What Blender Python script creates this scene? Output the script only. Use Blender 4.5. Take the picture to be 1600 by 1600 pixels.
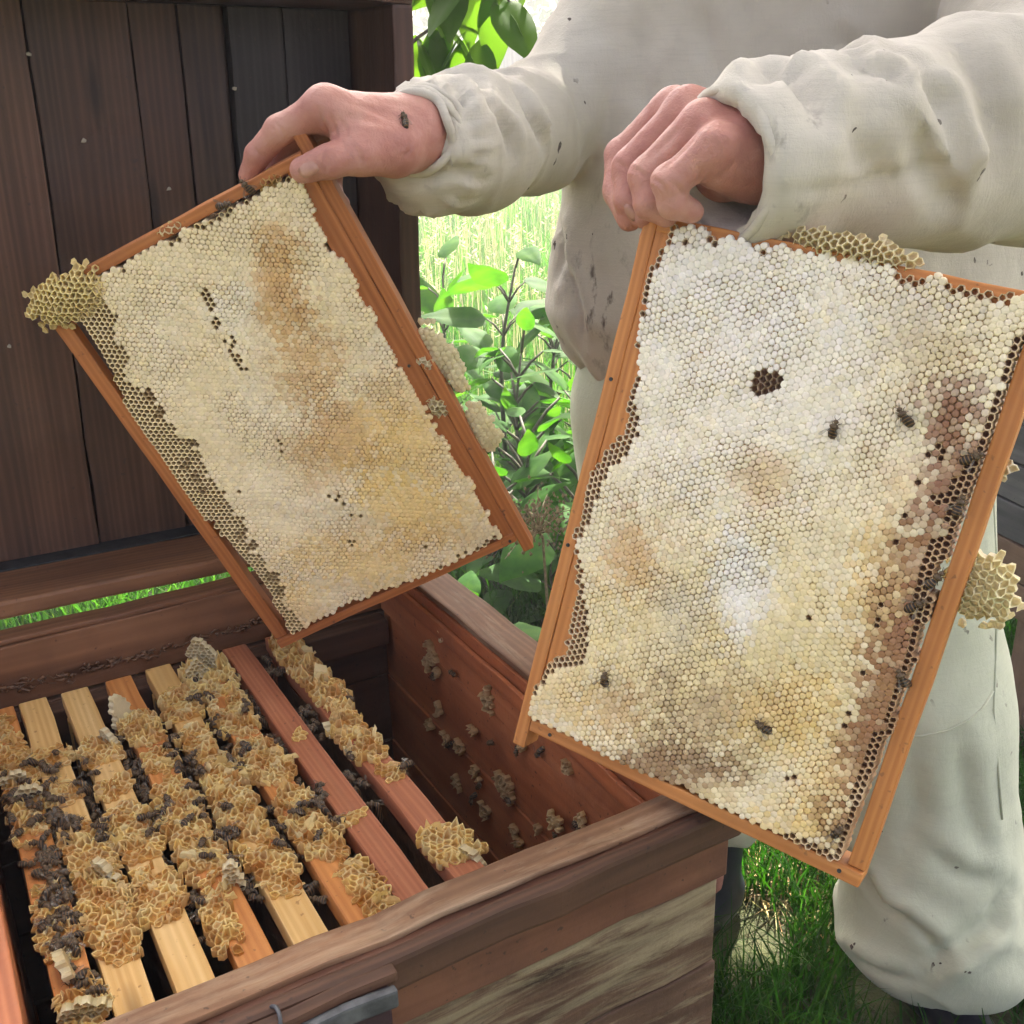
import bpy, bmesh, math, random
import numpy as np
from mathutils import Vector, Matrix
from mathutils.bvhtree import BVHTree

for o in list(bpy.data.objects): bpy.data.objects.remove(o)
SC = bpy.context.scene
C = SC.collection
rng = np.random.default_rng(7)
random.seed(7)

# ------------------------------------------------------------------ camera, sky, sun, exposure
CAM = np.array([0., 0., 1.3]); PITCH, ROLL, FOC = .381, -.025, 1690.2
fw = np.array([0, math.cos(PITCH), -math.sin(PITCH)]); rt = np.array([1., 0, 0]); up = np.cross(rt, fw)
cr, sr = math.cos(ROLL), math.sin(ROLL)
RT, UP = cr*rt + sr*up, -sr*rt + cr*up
cd = bpy.data.cameras.new('camera'); cam = bpy.data.objects.new('camera', cd); C.objects.link(cam)
cd.sensor_width = 36; cd.lens = FOC/1600*36; cd.clip_start = .02; cd.clip_end = 400
m = Matrix.Identity(4)
for i in range(3): m[i][0], m[i][1], m[i][2], m[i][3] = RT[i], UP[i], -fw[i], CAM[i]
cam.matrix_world = m
SC.camera = cam
SUN_EL, SUN_AZ = math.radians(52), math.radians(20)      # azimuth measured from +Y towards +X
SUN = np.array([math.cos(SUN_EL)*math.sin(SUN_AZ), math.cos(SUN_EL)*math.cos(SUN_AZ), math.sin(SUN_EL)])
W = bpy.data.worlds.new('World'); SC.world = W; W.use_nodes = True
nt = W.node_tree; bg = nt.nodes['Background']
sky = nt.nodes.new('ShaderNodeTexSky'); sky.sky_type = 'NISHITA'; sky.sun_disc = False
sky.sun_elevation = SUN_EL; sky.sun_rotation = SUN_AZ; sky.air_density = .3; sky.dust_density = 10.0; sky.ozone_density = 0.
nt.links.new(sky.outputs[0], bg.inputs[0]); bg.inputs[1].default_value = .13
sl = bpy.data.lights.new('sun', 'SUN'); sl.energy = 3.8; sl.angle = math.radians(.5); sl.color = (1, .95, .86)
so = bpy.data.objects.new('sun', sl); C.objects.link(so)
so.rotation_euler = Vector(-SUN).to_track_quat('-Z', 'Y').to_euler(); so.location = SUN*12
SC.render.engine = 'CYCLES'
vs = SC.view_settings; vs.view_transform = 'Standard'; vs.look = 'None'; vs.exposure = 2.72; vs.gamma = 1
vs.use_curve_mapping = False
SC.cycles.max_bounces = 6; SC.cycles.transparent_max_bounces = 6

# ------------------------------------------------------------------ geometry helpers
def ray(px, py):
    v = RT*((px-800)/FOC) - UP*((py-800)/FOC) + fw
    return v/np.linalg.norm(v)
def atY(px, py, Y):
    r = ray(px, py); return CAM + r*(Y/r[1])
def atZ(px, py, z):
    r = ray(px, py); return CAM + r*((z-1.3)/r[2])
def to_px(P):
    q = np.atleast_2d(P) - CAM
    d = q@fw
    return np.stack([800 + FOC*(q@RT)/d, 800 - FOC*(q@UP)/d], 1)
def hsh(*a):
    v = math.sin(sum(k*x for k, x in zip((12.9898, 78.233, 37.719, 53.113), a)))*43758.5453
    return v - math.floor(v)
def vnoise(p, s=1., seed=0):
    """smooth value noise on an (n,2|3) array, about -1..1"""
    p = np.asarray(p, float)*s + seed*17.31
    i = np.floor(p).astype(np.int64); f = p - i; f = f*f*(3-2*f)
    out = np.zeros(len(p)); k = p.shape[1]
    for c in range(2**k):
        w = np.ones(len(p)); h = np.full(len(p), 1013*(seed+1), np.int64)
        for a in range(k):
            b = (c >> a) & 1
            w *= f[:, a] if b else 1-f[:, a]
            h = (h*1619 + (i[:, a]+b)*31337*(a+1)) & 0x7fffffff
        h = (h ^ (h >> 13))*1274126177 & 0x7fffffff
        h = (h ^ (h >> 16)) & 0xffff
        out += w*(h/32767.5-1)
    return out
def fbm(p, s=1., o=3, seed=0):
    r = 0; a = 1.; t = 0
    for k in range(o):
        r = r + a*vnoise(p, s*2**k, seed+k); t += a; a *= .5
    return r/t

def mesh(name, V, F, mat=None, parent=None, smooth=False, col=None, gr=None):
    me = bpy.data.meshes.new(name)
    me.from_pydata([tuple(map(float, v)) for v in V], [], [tuple(map(int, f)) for f in F])
    return finish(name, me, mat, parent, smooth, col, gr)
def mesh_np(name, V, F, mat=None, parent=None, smooth=False, col=None, gr=None):
    """V (n,3), F (m,k) arrays: fast path"""
    V = np.asarray(V, np.float32); F = np.asarray(F, np.int32)
    me = bpy.data.meshes.new(name)
    k = F.shape[1]
    me.vertices.add(len(V)); me.vertices.foreach_set('co', V.ravel())
    me.loops.add(F.size); me.loops.foreach_set('vertex_index', F.ravel())
    me.polygons.add(len(F)); me.polygons.foreach_set('loop_start', np.arange(0, F.size, k, dtype=np.int32))
    me.update(calc_edges=True)
    return finish(name, me, mat, parent, smooth, col, gr)
def finish(name, me, mat, parent, smooth, col, gr):
    if smooth: me.polygons.foreach_set('use_smooth', np.ones(len(me.polygons), bool))
    if col is not None:
        a = me.attributes.new('Col', 'FLOAT_COLOR', 'POINT'); c = np.ones((len(me.vertices), 4), np.float32)
        c[:, :3] = col; a.data.foreach_set('color', c.ravel())
    if gr is not None:
        a = me.attributes.new('gr', 'FLOAT_VECTOR', 'POINT'); a.data.foreach_set('vector', np.asarray(gr, np.float32).ravel())
    if mat is not None: me.materials.append(mat)
    o = bpy.data.objects.new(name, me); C.objects.link(o)
    if parent is not None: o.parent = parent
    return o
def tag(o, label=None, cat=None, group=None, kind=None):
    if label: o['label'] = label
    if cat: o['category'] = cat
    if group: o['group'] = group
    if kind: o['kind'] = kind
    return o
def empty(name, loc=(0, 0, 0), rz=0., mat=None):
    o = bpy.data.objects.new(name, None); C.objects.link(o); o.empty_display_size = .05
    if mat is not None: o.matrix_world = mat
    else: o.location = tuple(loc); o.rotation_euler = (0, 0, rz)
    return o
_bc = [0]
def board(name, lo, hi, mat, parent=None, axis=0, bev=.0015, warp=.0008, cuts=0, M=None):
    """bevelled, slightly warped plank with grain coordinates along `axis`"""
    lo = np.minimum(lo, hi); hi = np.maximum(lo, hi) if False else np.maximum(hi, lo)
    bm = bmesh.new(); bmesh.ops.create_cube(bm, size=1)
    s = np.asarray(hi, float)-np.asarray(lo, float); c = (np.asarray(hi, float)+np.asarray(lo, float))/2
    for v in bm.verts: v.co = Vector((v.co[0]*s[0], v.co[1]*s[1], v.co[2]*s[2]))
    if cuts:
        es = [e for e in bm.edges if abs((e.verts[0].co-e.verts[1].co)[axis]) > s[axis]*.9]
        bmesh.ops.subdivide_edges(bm, edges=es, cuts=cuts)
    b = min(bev, min(s)*.3)
    bmesh.ops.bevel(bm, geom=[e for e in bm.edges if e.calc_face_angle(0) > .5], offset=b, segments=2, profile=.6, affect='EDGES')
    _bc[0] += 1; k = _bc[0]
    for v in bm.verts:
        q = v.co
        for a in range(3):
            if a != axis: q[a] += warp*(hsh(k, a, round(q[axis]*40), 1) - .5)*2
    V = np.array([v.co[:] for v in bm.verts]) + c
    bm.verts.index_update()
    F = [[v.index for v in f.verts] for f in bm.faces]; bm.free()
    perm = [axis]+[a for a in range(3) if a != axis]
    g = (V-c)[:, perm] + np.array([k*3.17 % 19, k*1.37 % 7, k*2.11 % 5])
    if M is not None: V = V@M[:3, :3].T + M[:3, 3]
    return mesh(name, V, F, mat, parent, True if False else False, None, g)
def tube(P, Rr, n=8, cap=True):
    P = np.asarray(P, float); Rr = np.broadcast_to(Rr, (len(P),)); V = []; F = []
    T = np.gradient(P, axis=0); T /= np.linalg.norm(T, axis=1)[:, None]+1e-12
    a = np.array([0, 0, 1.]) if abs(T[0][2]) < .9 else np.array([1., 0, 0])
    x = np.cross(T[0], a); x /= np.linalg.norm(x)
    for i in range(len(P)):
        x = x - T[i]*(x@T[i]); x /= np.linalg.norm(x); y = np.cross(T[i], x)
        for j in range(n):
            t = 2*math.pi*j/n; V.append(P[i] + Rr[i]*(math.cos(t)*x + math.sin(t)*y))
    for i in range(len(P)-1):
        for j in range(n): F.append((i*n+j, i*n+(j+1) % n, (i+1)*n+(j+1) % n, (i+1)*n+j))
    if cap: F.append(tuple(range(n-1, -1, -1))); F.append(tuple(range((len(P)-1)*n, len(P)*n)))
    return V, F
class Acc:
    def __init__(s): s.V = []; s.F = []; s.c = []
    def add(s, V, F, c=None):
        b = len(s.V); s.V += list(V); s.F += [tuple(i+b for i in f) for f in F]
        if c is not None: s.c += [c]*len(V) if np.ndim(c) == 1 else list(c)
    def build(s, name, mat, parent=None, smooth=False):
        return mesh(name, s.V, s.F, mat, parent, smooth, np.array(s.c) if s.c else None)

# ------------------------------------------------------------------ material helpers
class NT:
    def __init__(s, name):
        s.m = bpy.data.materials.new(name); s.m.use_nodes = True; s.t = s.m.node_tree
        s.p = s.t.nodes['Principled BSDF']; s.out = s.t.nodes['Material Output']
    def n(s, typ, **k):
        o = s.t.nodes.new('ShaderNode'+typ)
        for a, b in k.items(): setattr(o, a, b)
        return o
    def l(s, a, b): s.t.links.new(a, b)
    def attr(s, name): return s.n('Attribute', attribute_name=name)
    def noise(s, vec, scale, detail=4, rough=.55, dist=0.):
        o = s.n('TexNoise'); o.inputs['Scale'].default_value = scale; o.inputs['Detail'].default_value = detail
        o.inputs['Roughness'].default_value = rough; o.inputs['Distortion'].default_value = dist
        if vec is not None: s.l(vec, o.inputs['Vector'])
        return o.outputs['Fac']
    def mapping(s, vec, sc):
        o = s.n('Mapping'); o.inputs['Scale'].default_value = sc; s.l(vec, o.inputs['Vector']); return o.outputs[0]
    def ramp(s, fac, stops):
        o = s.n('ValToRGB'); e = o.color_ramp.elements
        while len(e) < len(stops): e.new(.5)
        for q, (p, c) in zip(e, stops): q.position = p; q.color = (*c, 1) if len(c) == 3 else c
        s.l(fac, o.inputs[0]); return o.outputs[0]
    def mix(s, fac, a, b, mode='MIX'):
        o = s.n('Mix', data_type='RGBA', blend_type=mode)
        for v, i in ((fac, 0), (a, 6), (b, 7)):
            if hasattr(v, 'links'): s.l(v, o.inputs[i])
            else: o.inputs[i].default_value = v if i == 0 else (*v, 1)
        return o.outputs[2]
    def bump(s, h, strength=.3, dist=.002, normal=None):
        o = s.n('Bump'); o.inputs['Strength'].default_value = strength; o.inputs['Distance'].default_value = dist
        s.l(h, o.inputs['Height'])
        if normal is not None: s.l(normal, o.inputs['Normal'])
        return o.outputs[0]
    def done(s, col=None, rough=.6, normal=None, **k):
        if col is not None:
            if hasattr(col, 'links'): s.l(col, s.p.inputs['Base Color'])
            else: s.p.inputs['Base Color'].default_value = (*col, 1)
        if hasattr(rough, 'links'): s.l(rough, s.p.inputs['Roughness'])
        else: s.p.inputs['Roughness'].default_value = rough
        if normal is not None: s.l(normal, s.p.inputs['Normal'])
        for a, b in k.items(): s.p.inputs[a.replace('_', ' ')].default_value = b
        return s.m
BW = lambda a, b: [(a, (0, 0, 0)), (b, (1, 1, 1))]
def wood(name, dark, mid, light, rough=.6, grain=55, dirt=None, dirt_amt=.5, paint=None, paint_at=.5, bump=.35, spec=.4, paint_dir=(3, 25, 25)):
    s = NT(name); g = s.attr('gr').outputs['Vector']
    f1 = s.noise(s.mapping(g, (1.6, grain, grain)), 1.0, 5, .6, .6)
    f2 = s.noise(s.mapping(g, (6, 9, 9)), 1.0, 3)
    w = s.n('TexWave', wave_type='BANDS', bands_direction='Y'); w.inputs['Scale'].default_value = grain*.9
    w.inputs['Distortion'].default_value = 9; w.inputs['Detail'].default_value = 2; w.inputs['Detail Scale'].default_value = .6
    s.l(s.mapping(g, (.05, 1, 1)), w.inputs['Vector'])
    c = s.ramp(f1, [(.3, dark), (.5, mid), (.72, light)])
    c = s.mix(.35, c, s.ramp(w.outputs['Fac'], [(.15, dark), (.7, mid), (1, light)]))
    c = s.mix(s.ramp(f2, BW(.45, .75)), c, s.mix(.5, c, dark))
    f6 = s.noise(s.mapping(g, (.9, 13, 13)), 1.0, 4, .6, 1.0)
    c = s.mix(s.ramp(f6, [(.36, (.4,)*3), (.5, (0, 0, 0))]), c, dark); c = s.mix(s.ramp(f6, [(.55, (0, 0, 0)), (.72, (.3,)*3)]), c, light)
    kv = s.n('TexVoronoi'); kv.inputs['Scale'].default_value = 1.0; s.l(s.mapping(g, (3.2, 15, 15)), kv.inputs['Vector'])
    c = s.mix(s.ramp(kv.outputs['Distance'], [(.05, (.85,)*3), (.13, (0, 0, 0))]), c, tuple(x*.45 for x in dark))
    if dirt is not None:
        f3 = s.noise(g, 7, 6, .7, .4); c = s.mix(s.ramp(f3, [(.62-.25*dirt_amt, (0, 0, 0)), (.75, (dirt_amt,)*3)]), c, dirt)
        f5 = s.noise(g, 160, 2, .5); c = s.mix(s.ramp(f5, [(.68, (0, 0, 0)), (.74, (.8,)*3)]), c, dirt)
    h = f1
    if paint is not None:
        f4 = s.noise(s.mapping(g, paint_dir), 1.0, 9, .72, .5)
        c = s.mix(s.ramp(f4, [(paint_at-.06, (0, 0, 0)), (paint_at+.09, (.72,)*3)]), c, s.mix(s.ramp(f1, BW(.3, .6)), tuple(x*.62 for x in paint), paint))
    nrm = s.bump(s.noise(g, 90, 5, .65), bump*.6, .002, s.bump(h, bump, .0018))
    return s.done(c, rough, nrm, Specular_IOR_Level=spec)
def foliage(name, cols, rough=.45, trans=.45, tcol=None, scale=9):
    s = NT(name); g = s.n('TexCoord').outputs['Object']
    at = s.attr('Col').outputs['Color']
    f = s.noise(g, scale, 3)
    c = s.mix(1., s.ramp(f, [(.3, cols[0]), (.5, cols[1]), (.7, cols[2])]), at, 'MULTIPLY')
    s.done(c, rough, None, Specular_IOR_Level=.12)
    t = s.n('BsdfTranslucent'); s.l(s.mix(1., c, tcol or (1.6, 1.9, .6), 'MULTIPLY'), t.inputs[0])
    mx = s.n('MixShader'); mx.inputs[0].default_value = trans
    s.l(s.p.outputs[0], mx.inputs[1]); s.l(t.outputs[0], mx.inputs[2]); s.l(mx.outputs[0], s.out.inputs[0])
    return s.m
def waxmat(name, rough=.55, sss=.12, bump=.4, bscale=900, trans=0.):
    s = NT(name); at = s.attr('Col').outputs['Color']; g = s.n('TexCoord').outputs['Object']
    f = s.noise(g, bscale, 3, .6); f2 = s.noise(g, 120, 4, .6)
    c = s.mix(1., at, s.ramp(f2, [(.3, (.90, .89, .87)), (.7, (1.04, 1.04, 1.04))]), 'MULTIPLY')
    s.done(c, rough, s.bump(f, bump, .0006), Specular_IOR_Level=.35)
    if trans:
        t = s.n('BsdfTranslucent'); s.l(c, t.inputs[0]); mx = s.n('MixShader'); mx.inputs[0].default_value = trans
        s.l(s.p.outputs[0], mx.inputs[1]); s.l(t.outputs[0], mx.inputs[2]); s.l(mx.outputs[0], s.out.inputs[0])
    return s.m
def plain(name, col, rough=.6, metallic=0., nscale=40, var=.25, bump=.15, **k):
    s = NT(name); g = s.n('TexCoord').outputs['Object']; f = s.noise(g, nscale, 5, .6)
    c = s.ramp(f, [(.3, tuple(x*(1-var) for x in col)), (.7, tuple(min(1, x*(1+var)) for x in col))])
    s.done(c, rough, s.bump(f, bump, .002), **k); s.p.inputs['Metallic'].default_value = metallic
    return s.m
def cloth(name, base, stain, green=None):
    s = NT(name); g = s.n('TexCoord').outputs['Object']
    f = s.noise(g, 9, 5, .65); c = s.ramp(f, [(.25, tuple(x*.86 for x in base)), (.7, base)])
    f2 = s.noise(g, 3.5, 4, .6, .6); c = s.mix(s.ramp(f2, [(.46, (0, 0, 0)), (.72, (.6,)*3)]), c, stain)
    v = s.n('TexVoronoi'); v.inputs['Scale'].default_value = 38; v.inputs['Randomness'].default_value = 1
    dn = s.n('TexNoise'); dn.inputs['Scale'].default_value = 70; s.l(g, dn.inputs['Vector']); dv = s.n('VectorMath', operation='MULTIPLY_ADD'); dv.inputs[1].default_value = (.02, .02, .02); s.l(dn.outputs['Color'], dv.inputs[0]); s.l(s.mapping(g, (1, 1, .6)), dv.inputs[2]); s.l(dv.outputs[0], v.inputs['Vector'])
    n3 = s.noise(g, 6, 3, .6); th = s.n('Math', operation='MULTIPLY'); s.l(n3, th.inputs[0]); th.inputs[1].default_value = .22
    lt = s.n('Math', operation='LESS_THAN'); s.l(v.outputs['Distance'], lt.inputs[0]); s.l(th.outputs[0], lt.inputs[1])
    sel = s.n('Math', operation='MULTIPLY'); s.l(lt.outputs[0], sel.inputs[0]); s.l(s.ramp(s.noise(g, 11, 2), BW(.5, .6)), sel.inputs[1])
    c = s.mix(sel.outputs[0], c, (.08, .06, .05))
    wv = s.noise(s.mapping(g, (420, 420, 1500)), 1, 2); wv2 = s.noise(s.mapping(g, (1500, 900, 300)), 1, 2)
    mm = s.n('Math', operation='ADD'); s.l(wv, mm.inputs[0]); s.l(wv2, mm.inputs[1])
    b1 = s.bump(mm.outputs[0], .35, .001); b2 = s.bump(s.noise(s.mapping(g, (1, 1, .5)), 55, 5, .62, .4), .32, .005, b1)
    sl_ = s.noise(s.mapping(g, (35, 35, 700)), 1, 3); c = s.mix(s.ramp(sl_, [(.35, (.25,)*3), (.5, (0, 0, 0))]), c, tuple(x*.72 for x in base))
    at = s.attr('Col'); sm = s.n('Math', operation='MULTIPLY'); s.l(s.ramp(s.noise(s.mapping(g, (60, 60, 22)), 1, 5, .65), BW(.55, .66)), sm.inputs[0]); s.l(at.outputs['Fac'], sm.inputs[1]); c = s.mix(sm.outputs[0], c, (.075, .05, .04))
    return s.done(c, .9, b2, Specular_IOR_Level=.15, Sheen_Weight=.15)

M = {}
M['bar'] = wood('frame_wood', (.28, .088, .024), (.45, .155, .045), (.55, .225, .075), .55, 60, (.16, .06, .03), .25)
M['bar_pale'] = wood('pale_frame_wood', (.50, .28, .085), (.66, .41, .15), (.74, .52, .24), .6, 60, (.30, .15, .05), .25)
M['bar_orange'] = wood('orange_frame_wood', (.38, .13, .033), (.56, .225, .06), (.64, .30, .095), .55, 60, (.26, .11, .04), .3)
M['bar_red'] = wood('reddish_frame_wood', (.24, .075, .035), (.38, .13, .06), (.46, .19, .09), .55, 75, (.14, .05, .03), .3)
M['lid'] = [wood('lid_board_%d' % i, d, c, l, .5, 45, (.05, .03, .025), .4, bump=.5) for i, (d, c, l) in enumerate([
    ((.024, .013, .010), (.052, .028, .019), (.08, .046, .031)),
    ((.05, .024, .016), (.105, .05, .03), (.15, .075, .046)),
    ((.038, .018, .012), (.08, .038, .023), (.12, .062, .038)),
    ((.014, .012, .012), (.027, .023, .022), (.042, .036, .034))])]
M['rail'] = wood('lid_rail_wood', (.10, .042, .02), (.21, .095, .045), (.30, .15, .075), .5, 45, (.09, .04, .025), .5)
M['hive_in'] = wood('hive_inside_wood', (.28, .08, .03), (.46, .15, .055), (.56, .22, .09), .5, 40, (.08, .03, .02), .5, bump=.5)
M['hive_rim'] = wood('hive_rim_wood', (.11, .05, .024), (.20, .10, .05), (.30, .165, .085), .7, 45, (.06, .034, .02), .5, (.42, .31, .20), .58)
M['hive_dark'] = wood('hive_dark_wood', (.055, .026, .015), (.10, .047, .026), (.15, .074, .042), .7, 45, (.035, .02, .015), .5)
M['hive_out'] = wood('hive_painted_wood', (.06, .034, .022), (.12, .068, .042), (.19, .115, .075), .7, 50, (.05, .03, .022), .5, (.32, .27, .165), .56, .8, .3, (7.0, 60, 60))
M['hive_out2'] = wood('hive_weathered_wood', (.06, .034, .022), (.13, .075, .046), (.20, .12, .08), .7, 50, (.05, .03, .022), .5, (.32, .27, .165), .49, .8, .3, (7.0, 55, 55))
M['hive_brown'] = wood('hive_brown_board', (.08, .03, .017), (.145, .06, .032), (.21, .095, .055), .65, 45, (.04, .02, .016), .5, (.33, .25, .2), .7)
M['nbr'] = wood('neighbour_hive_wood', (.035, .034, .04), (.075, .072, .08), (.13, .125, .13), .75, 45, (.02, .02, .022), .5)
M['nbr_brown'] = wood('neighbour_hive_brown', (.08, .045, .03), (.14, .085, .06), (.2, .13, .1), .75, 45, (.04, .03, .022), .5)
M['hive_dark2'] = plain('dark_rod', (.03, .024, .022), .6, 0, 50, .5)
M['metal'] = plain('dull_metal', (.10, .105, .115), .6, .5, 60, .5)
M['metal_dark'] = plain('dark_metal', (.05, .055, .06), .5, .7, 60, .4)
M['latch'] = plain('purple_brown_plate', (.045, .022, .03), .45, .1, 30, .35)
M['wax'] = waxmat('capped_wax')
M['burr'] = waxmat('burr_wax', .45, .2, .5, 700, .45)
M['oldwax'] = plain('old_dark_wax', (.09, .045, .02), .5, 0, 120, .5, .5)
M['propolis'] = plain('propolis', (.11, .05, .02), .35, 0, 150, .6, .8)

# ------------------------------------------------------------------ ground
def ground_h(x, y): return .03*math.sin(x*.9+1)*math.cos(y*.6) if abs(y) > 2.6 or abs(x) > 2.4 else 0.
s = NT('soil'); g = s.n('TexCoord').outputs['Object']
f = s.noise(g, 1.6, 6, .7); f2 = s.noise(g, 30, 5, .7)
c = s.ramp(f2, [(.3, (.02, .016, .01)), (.55, (.045, .036, .02)), (.75, (.09, .075, .04))])
c = s.mix(s.ramp(f, BW(.4, .6)), c, s.ramp(f2, [(.3, (.05, .075, .018)), (.7, (.11, .14, .035))]))
M['soil'] = s.done(c, .95, s.bump(f2, .8, .02))
xs = np.concatenate([[-160, -60, -25], np.linspace(-10, 10, 41), [25, 60, 160]]); ys = np.concatenate([[-40, -12, -5], np.linspace(-3, 17, 41), [24, 40, 80, 160]])
V = [(x, y, ground_h(x, y) if abs(x) < 11 and -4 < y < 18 else 0) for y in ys for x in xs]; nx = len(xs)
F = [(j*nx+i, j*nx+i+1, (j+1)*nx+i+1, (j+1)*nx+i) for j in range(len(ys)-1) for i in range(nx-1)]
tag(mesh('ground', V, F, M['soil'], smooth=True), 'uneven soil and mown turf under the meadow', kind='structure')

# ------------------------------------------------------------------ comb builder
A60 = [(math.cos(math.radians(30+60*k)), math.sin(math.radians(30+60*k))) for k in range(7)]
NB = [(1, 1), (-1, 1), (-2, 0), (-1, -1), (1, -1), (2, 0)]
def cxy(q, a): return q[0]*a*.5, q[1]*a*.8660254
def comb_mesh(cells, a, zf, colf, depth=.02, jit=.05, rin=.84, open_depth=.007, caph=.0009, capr=.95, seed=0, wallc=None, floorc=None, zbase=None, sep=None, merge=None):
    """cells {(q,j): 'C' capped | 'O' open | 'H' broken hole}. Returns V, F, col (one slab of wax cells).
    zf(x,y,key)->rim height of a corner; zbase(x,y)-> height of what it is stuck to (default: -depth)."""
    R = a/math.sqrt(3); V = []; F = []; K = []; cid = {}; extra = []
    def corner(cx, cy, k):
        x, y = cx+R*A60[k % 6][0], cy+R*A60[k % 6][1]; key = (round(x/a*24), round(y/a*24))
        if key not in cid:
            jx, jy = (hsh(key[0], key[1], seed)-.5)*2*jit*a, (hsh(key[1], key[0], seed+3.3)-.5)*2*jit*a
            cid[key] = (x+jx, y+jy, zf(x, y, key))
        return cid[key]
    for q, kd in cells.items():
        cx, cy = cxy(q, a); rim, wl, fl = colf(q, cx, cy, kd)
        cs = [corner(cx, cy, k) for k in range(6)]
        zb = -depth if zbase is None else zbase(cx, cy)
        mx, my = sum(c[0] for c in cs)/6, sum(c[1] for c in cs)/6
        b = len(V)
        if kd == 'C':
            h1, h2, h3 = hsh(q[0], q[1], 1+seed), hsh(q[0], q[1], 2+seed), hsh(q[0], q[1], 3+seed)
            zt = sum(c[2] for c in cs)/6
            # seat below the cap (old wax between the caps) 
            V += [(c[0], c[1], c[2]-.0016) for c in cs]; K += [wl]*6; F.append(tuple(range(b, b+6)))
            mg = merge(cx, cy) if merge else 0.
            n = 8; hh = caph*(.6+.7*h1)*(1-.35*mg); rr = R*capr*(.92+.14*h2+.15*mg); ox, oy = (h3-.5)*.12*a, (h1-.5)*.12*a
            if h3 < .02: zt -= .0007
            VV = [(mx+ox, my+oy, zt+hh)]; KK = [rim]; FF = []
            for r, z in ((.55, .86), (.86, .35), (.97, -.0016/hh if hh else 0)):
                for t in range(n):
                    an = 2*math.pi*(t+h2)/n; jr = 1+.2*(hsh(q[0]*1.7+t, q[1]*2.3, r+seed)-.5)
                    VV.append((mx+ox*(r < .9)+rr*r*jr*math.cos(an), my+oy*(r < .9)+rr*r*jr*math.sin(an), zt+hh*z*(1 if r > .9 else .8+.4*hsh(t, q[0], q[1], r))))
                    KK.append(rim)
            for t in range(n):
                u = (t+1) % n
                FF.append((0, 1+t, 1+u))
                for g0 in (1, 1+n): FF.append((g0+t, g0+n+t, g0+n+u, g0+u))
            if sep is not None and q in sep: extra.append((VV, FF, KK))
            else:
                b2 = len(V); V += VV; K += KK; F += [tuple(i+b2 for i in f) for f in FF]
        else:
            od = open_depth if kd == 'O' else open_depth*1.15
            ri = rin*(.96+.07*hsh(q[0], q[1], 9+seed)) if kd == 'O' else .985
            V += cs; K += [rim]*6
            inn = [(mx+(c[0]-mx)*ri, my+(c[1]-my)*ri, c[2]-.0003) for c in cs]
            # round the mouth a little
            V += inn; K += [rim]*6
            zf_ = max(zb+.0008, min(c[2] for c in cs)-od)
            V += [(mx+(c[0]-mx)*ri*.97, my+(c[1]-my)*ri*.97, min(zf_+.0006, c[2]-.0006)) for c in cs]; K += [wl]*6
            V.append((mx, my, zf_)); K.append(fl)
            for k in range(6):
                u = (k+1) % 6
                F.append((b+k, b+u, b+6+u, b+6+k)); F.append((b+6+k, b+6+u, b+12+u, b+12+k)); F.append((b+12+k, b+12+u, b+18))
        # outer flank where no neighbour
        for k in range(6):
            if (q[0]+NB[k][0], q[1]+NB[k][1]) not in cells:
                p, r = cs[k], cs[(k+1) % 6]; dz = .0016 if kd == 'C' else 0
                b3 = len(V)
                V += [(p[0], p[1], p[2]-dz), (r[0], r[1], r[2]-dz), (r[0], r[1], min(zb, r[2]-dz)), (p[0], p[1], min(zb, p[2]-dz))]
                K += [rim, rim, wl, wl]; F.append((b3, b3+3, b3+2, b3+1))
        if zbase is None:
            b4 = len(V); V += [(c[0], c[1], -depth) for c in cs]; K += [wl]*6; F.append(tuple(range(b4+5, b4-1, -1)))
    return V, F, K, extra
def mixc(a, b, t): return tuple(x+(y-x)*t for x, y in zip(a, b))

# ------------------------------------------------------------------ the open hive
YAW = .5201; HO = np.array([-.3028, 1.0435, 0.]); ZB = .7275; RIM = .785
bax = np.array([math.cos(YAW), math.sin(YAW), 0]); dax = np.array([math.sin(YAW), -math.cos(YAW), 0])
def hive_local(P): q = np.asarray(P)-HO; return np.array([q@bax, -(q@dax), q[2]])
hive = tag(empty('bee_hive', HO, YAW), 'open weathered wooden hive box with peeling pale paint, full of frames and bees', 'bee hive')
XL, XR, YF, YB = -.312, .222, -.545, .056          # outer faces (y = minus depth)
def hb(name, lo, hi, mat, axis, **k): return board(name, lo, hi, M[mat], hive, axis, **k)
# walls: each plank is its own part
zs = [RIM, .715, .628, .535, .44, .345, .25]
for i in range(len(zs)-1):
    zt, zb = zs[i], zs[i+1]+.0025
    t = .001*((i*7) % 4)
    mat = 'hive_brown' if i == 0 else ('hive_out2' if i % 2 else 'hive_out')
    hb('front_plank', (XL+.004*(i % 2), YF+t, zb), (XR-.003*((i*5) % 3), YF+.030+t, zt), mat, 0, cuts=10, warp=.0012)
    hb('back_plank', (XL, YB-.030-t, zb), (XR, YB-t, zt), 'hive_dark' if i else 'rail', 0, cuts=8)
    hb('side_plank', (XR-.042+t, YF+.0315, zb), (XR-t, YB-.0315, zt), 'hive_in', 1, cuts=8)
    hb('side_plank', (XL, YF+.0315, zb), (XL+.040, YB-.0315, zt), 'hive_in', 1, cuts=8)
hb('rim_strip', (XL, YF-.013, RIM-.024), (XR+.004, YF-.0005, RIM+.003), 'hive_dark', 0, cuts=12, warp=.0015, bev=.004)
hb('rim_strip', (XL+.01, YF+.004, RIM+.0005), (XR-.004, YF+.0295, RIM+.006), 'hive_rim', 0, cuts=12, warp=.0012, bev=.003)
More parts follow.
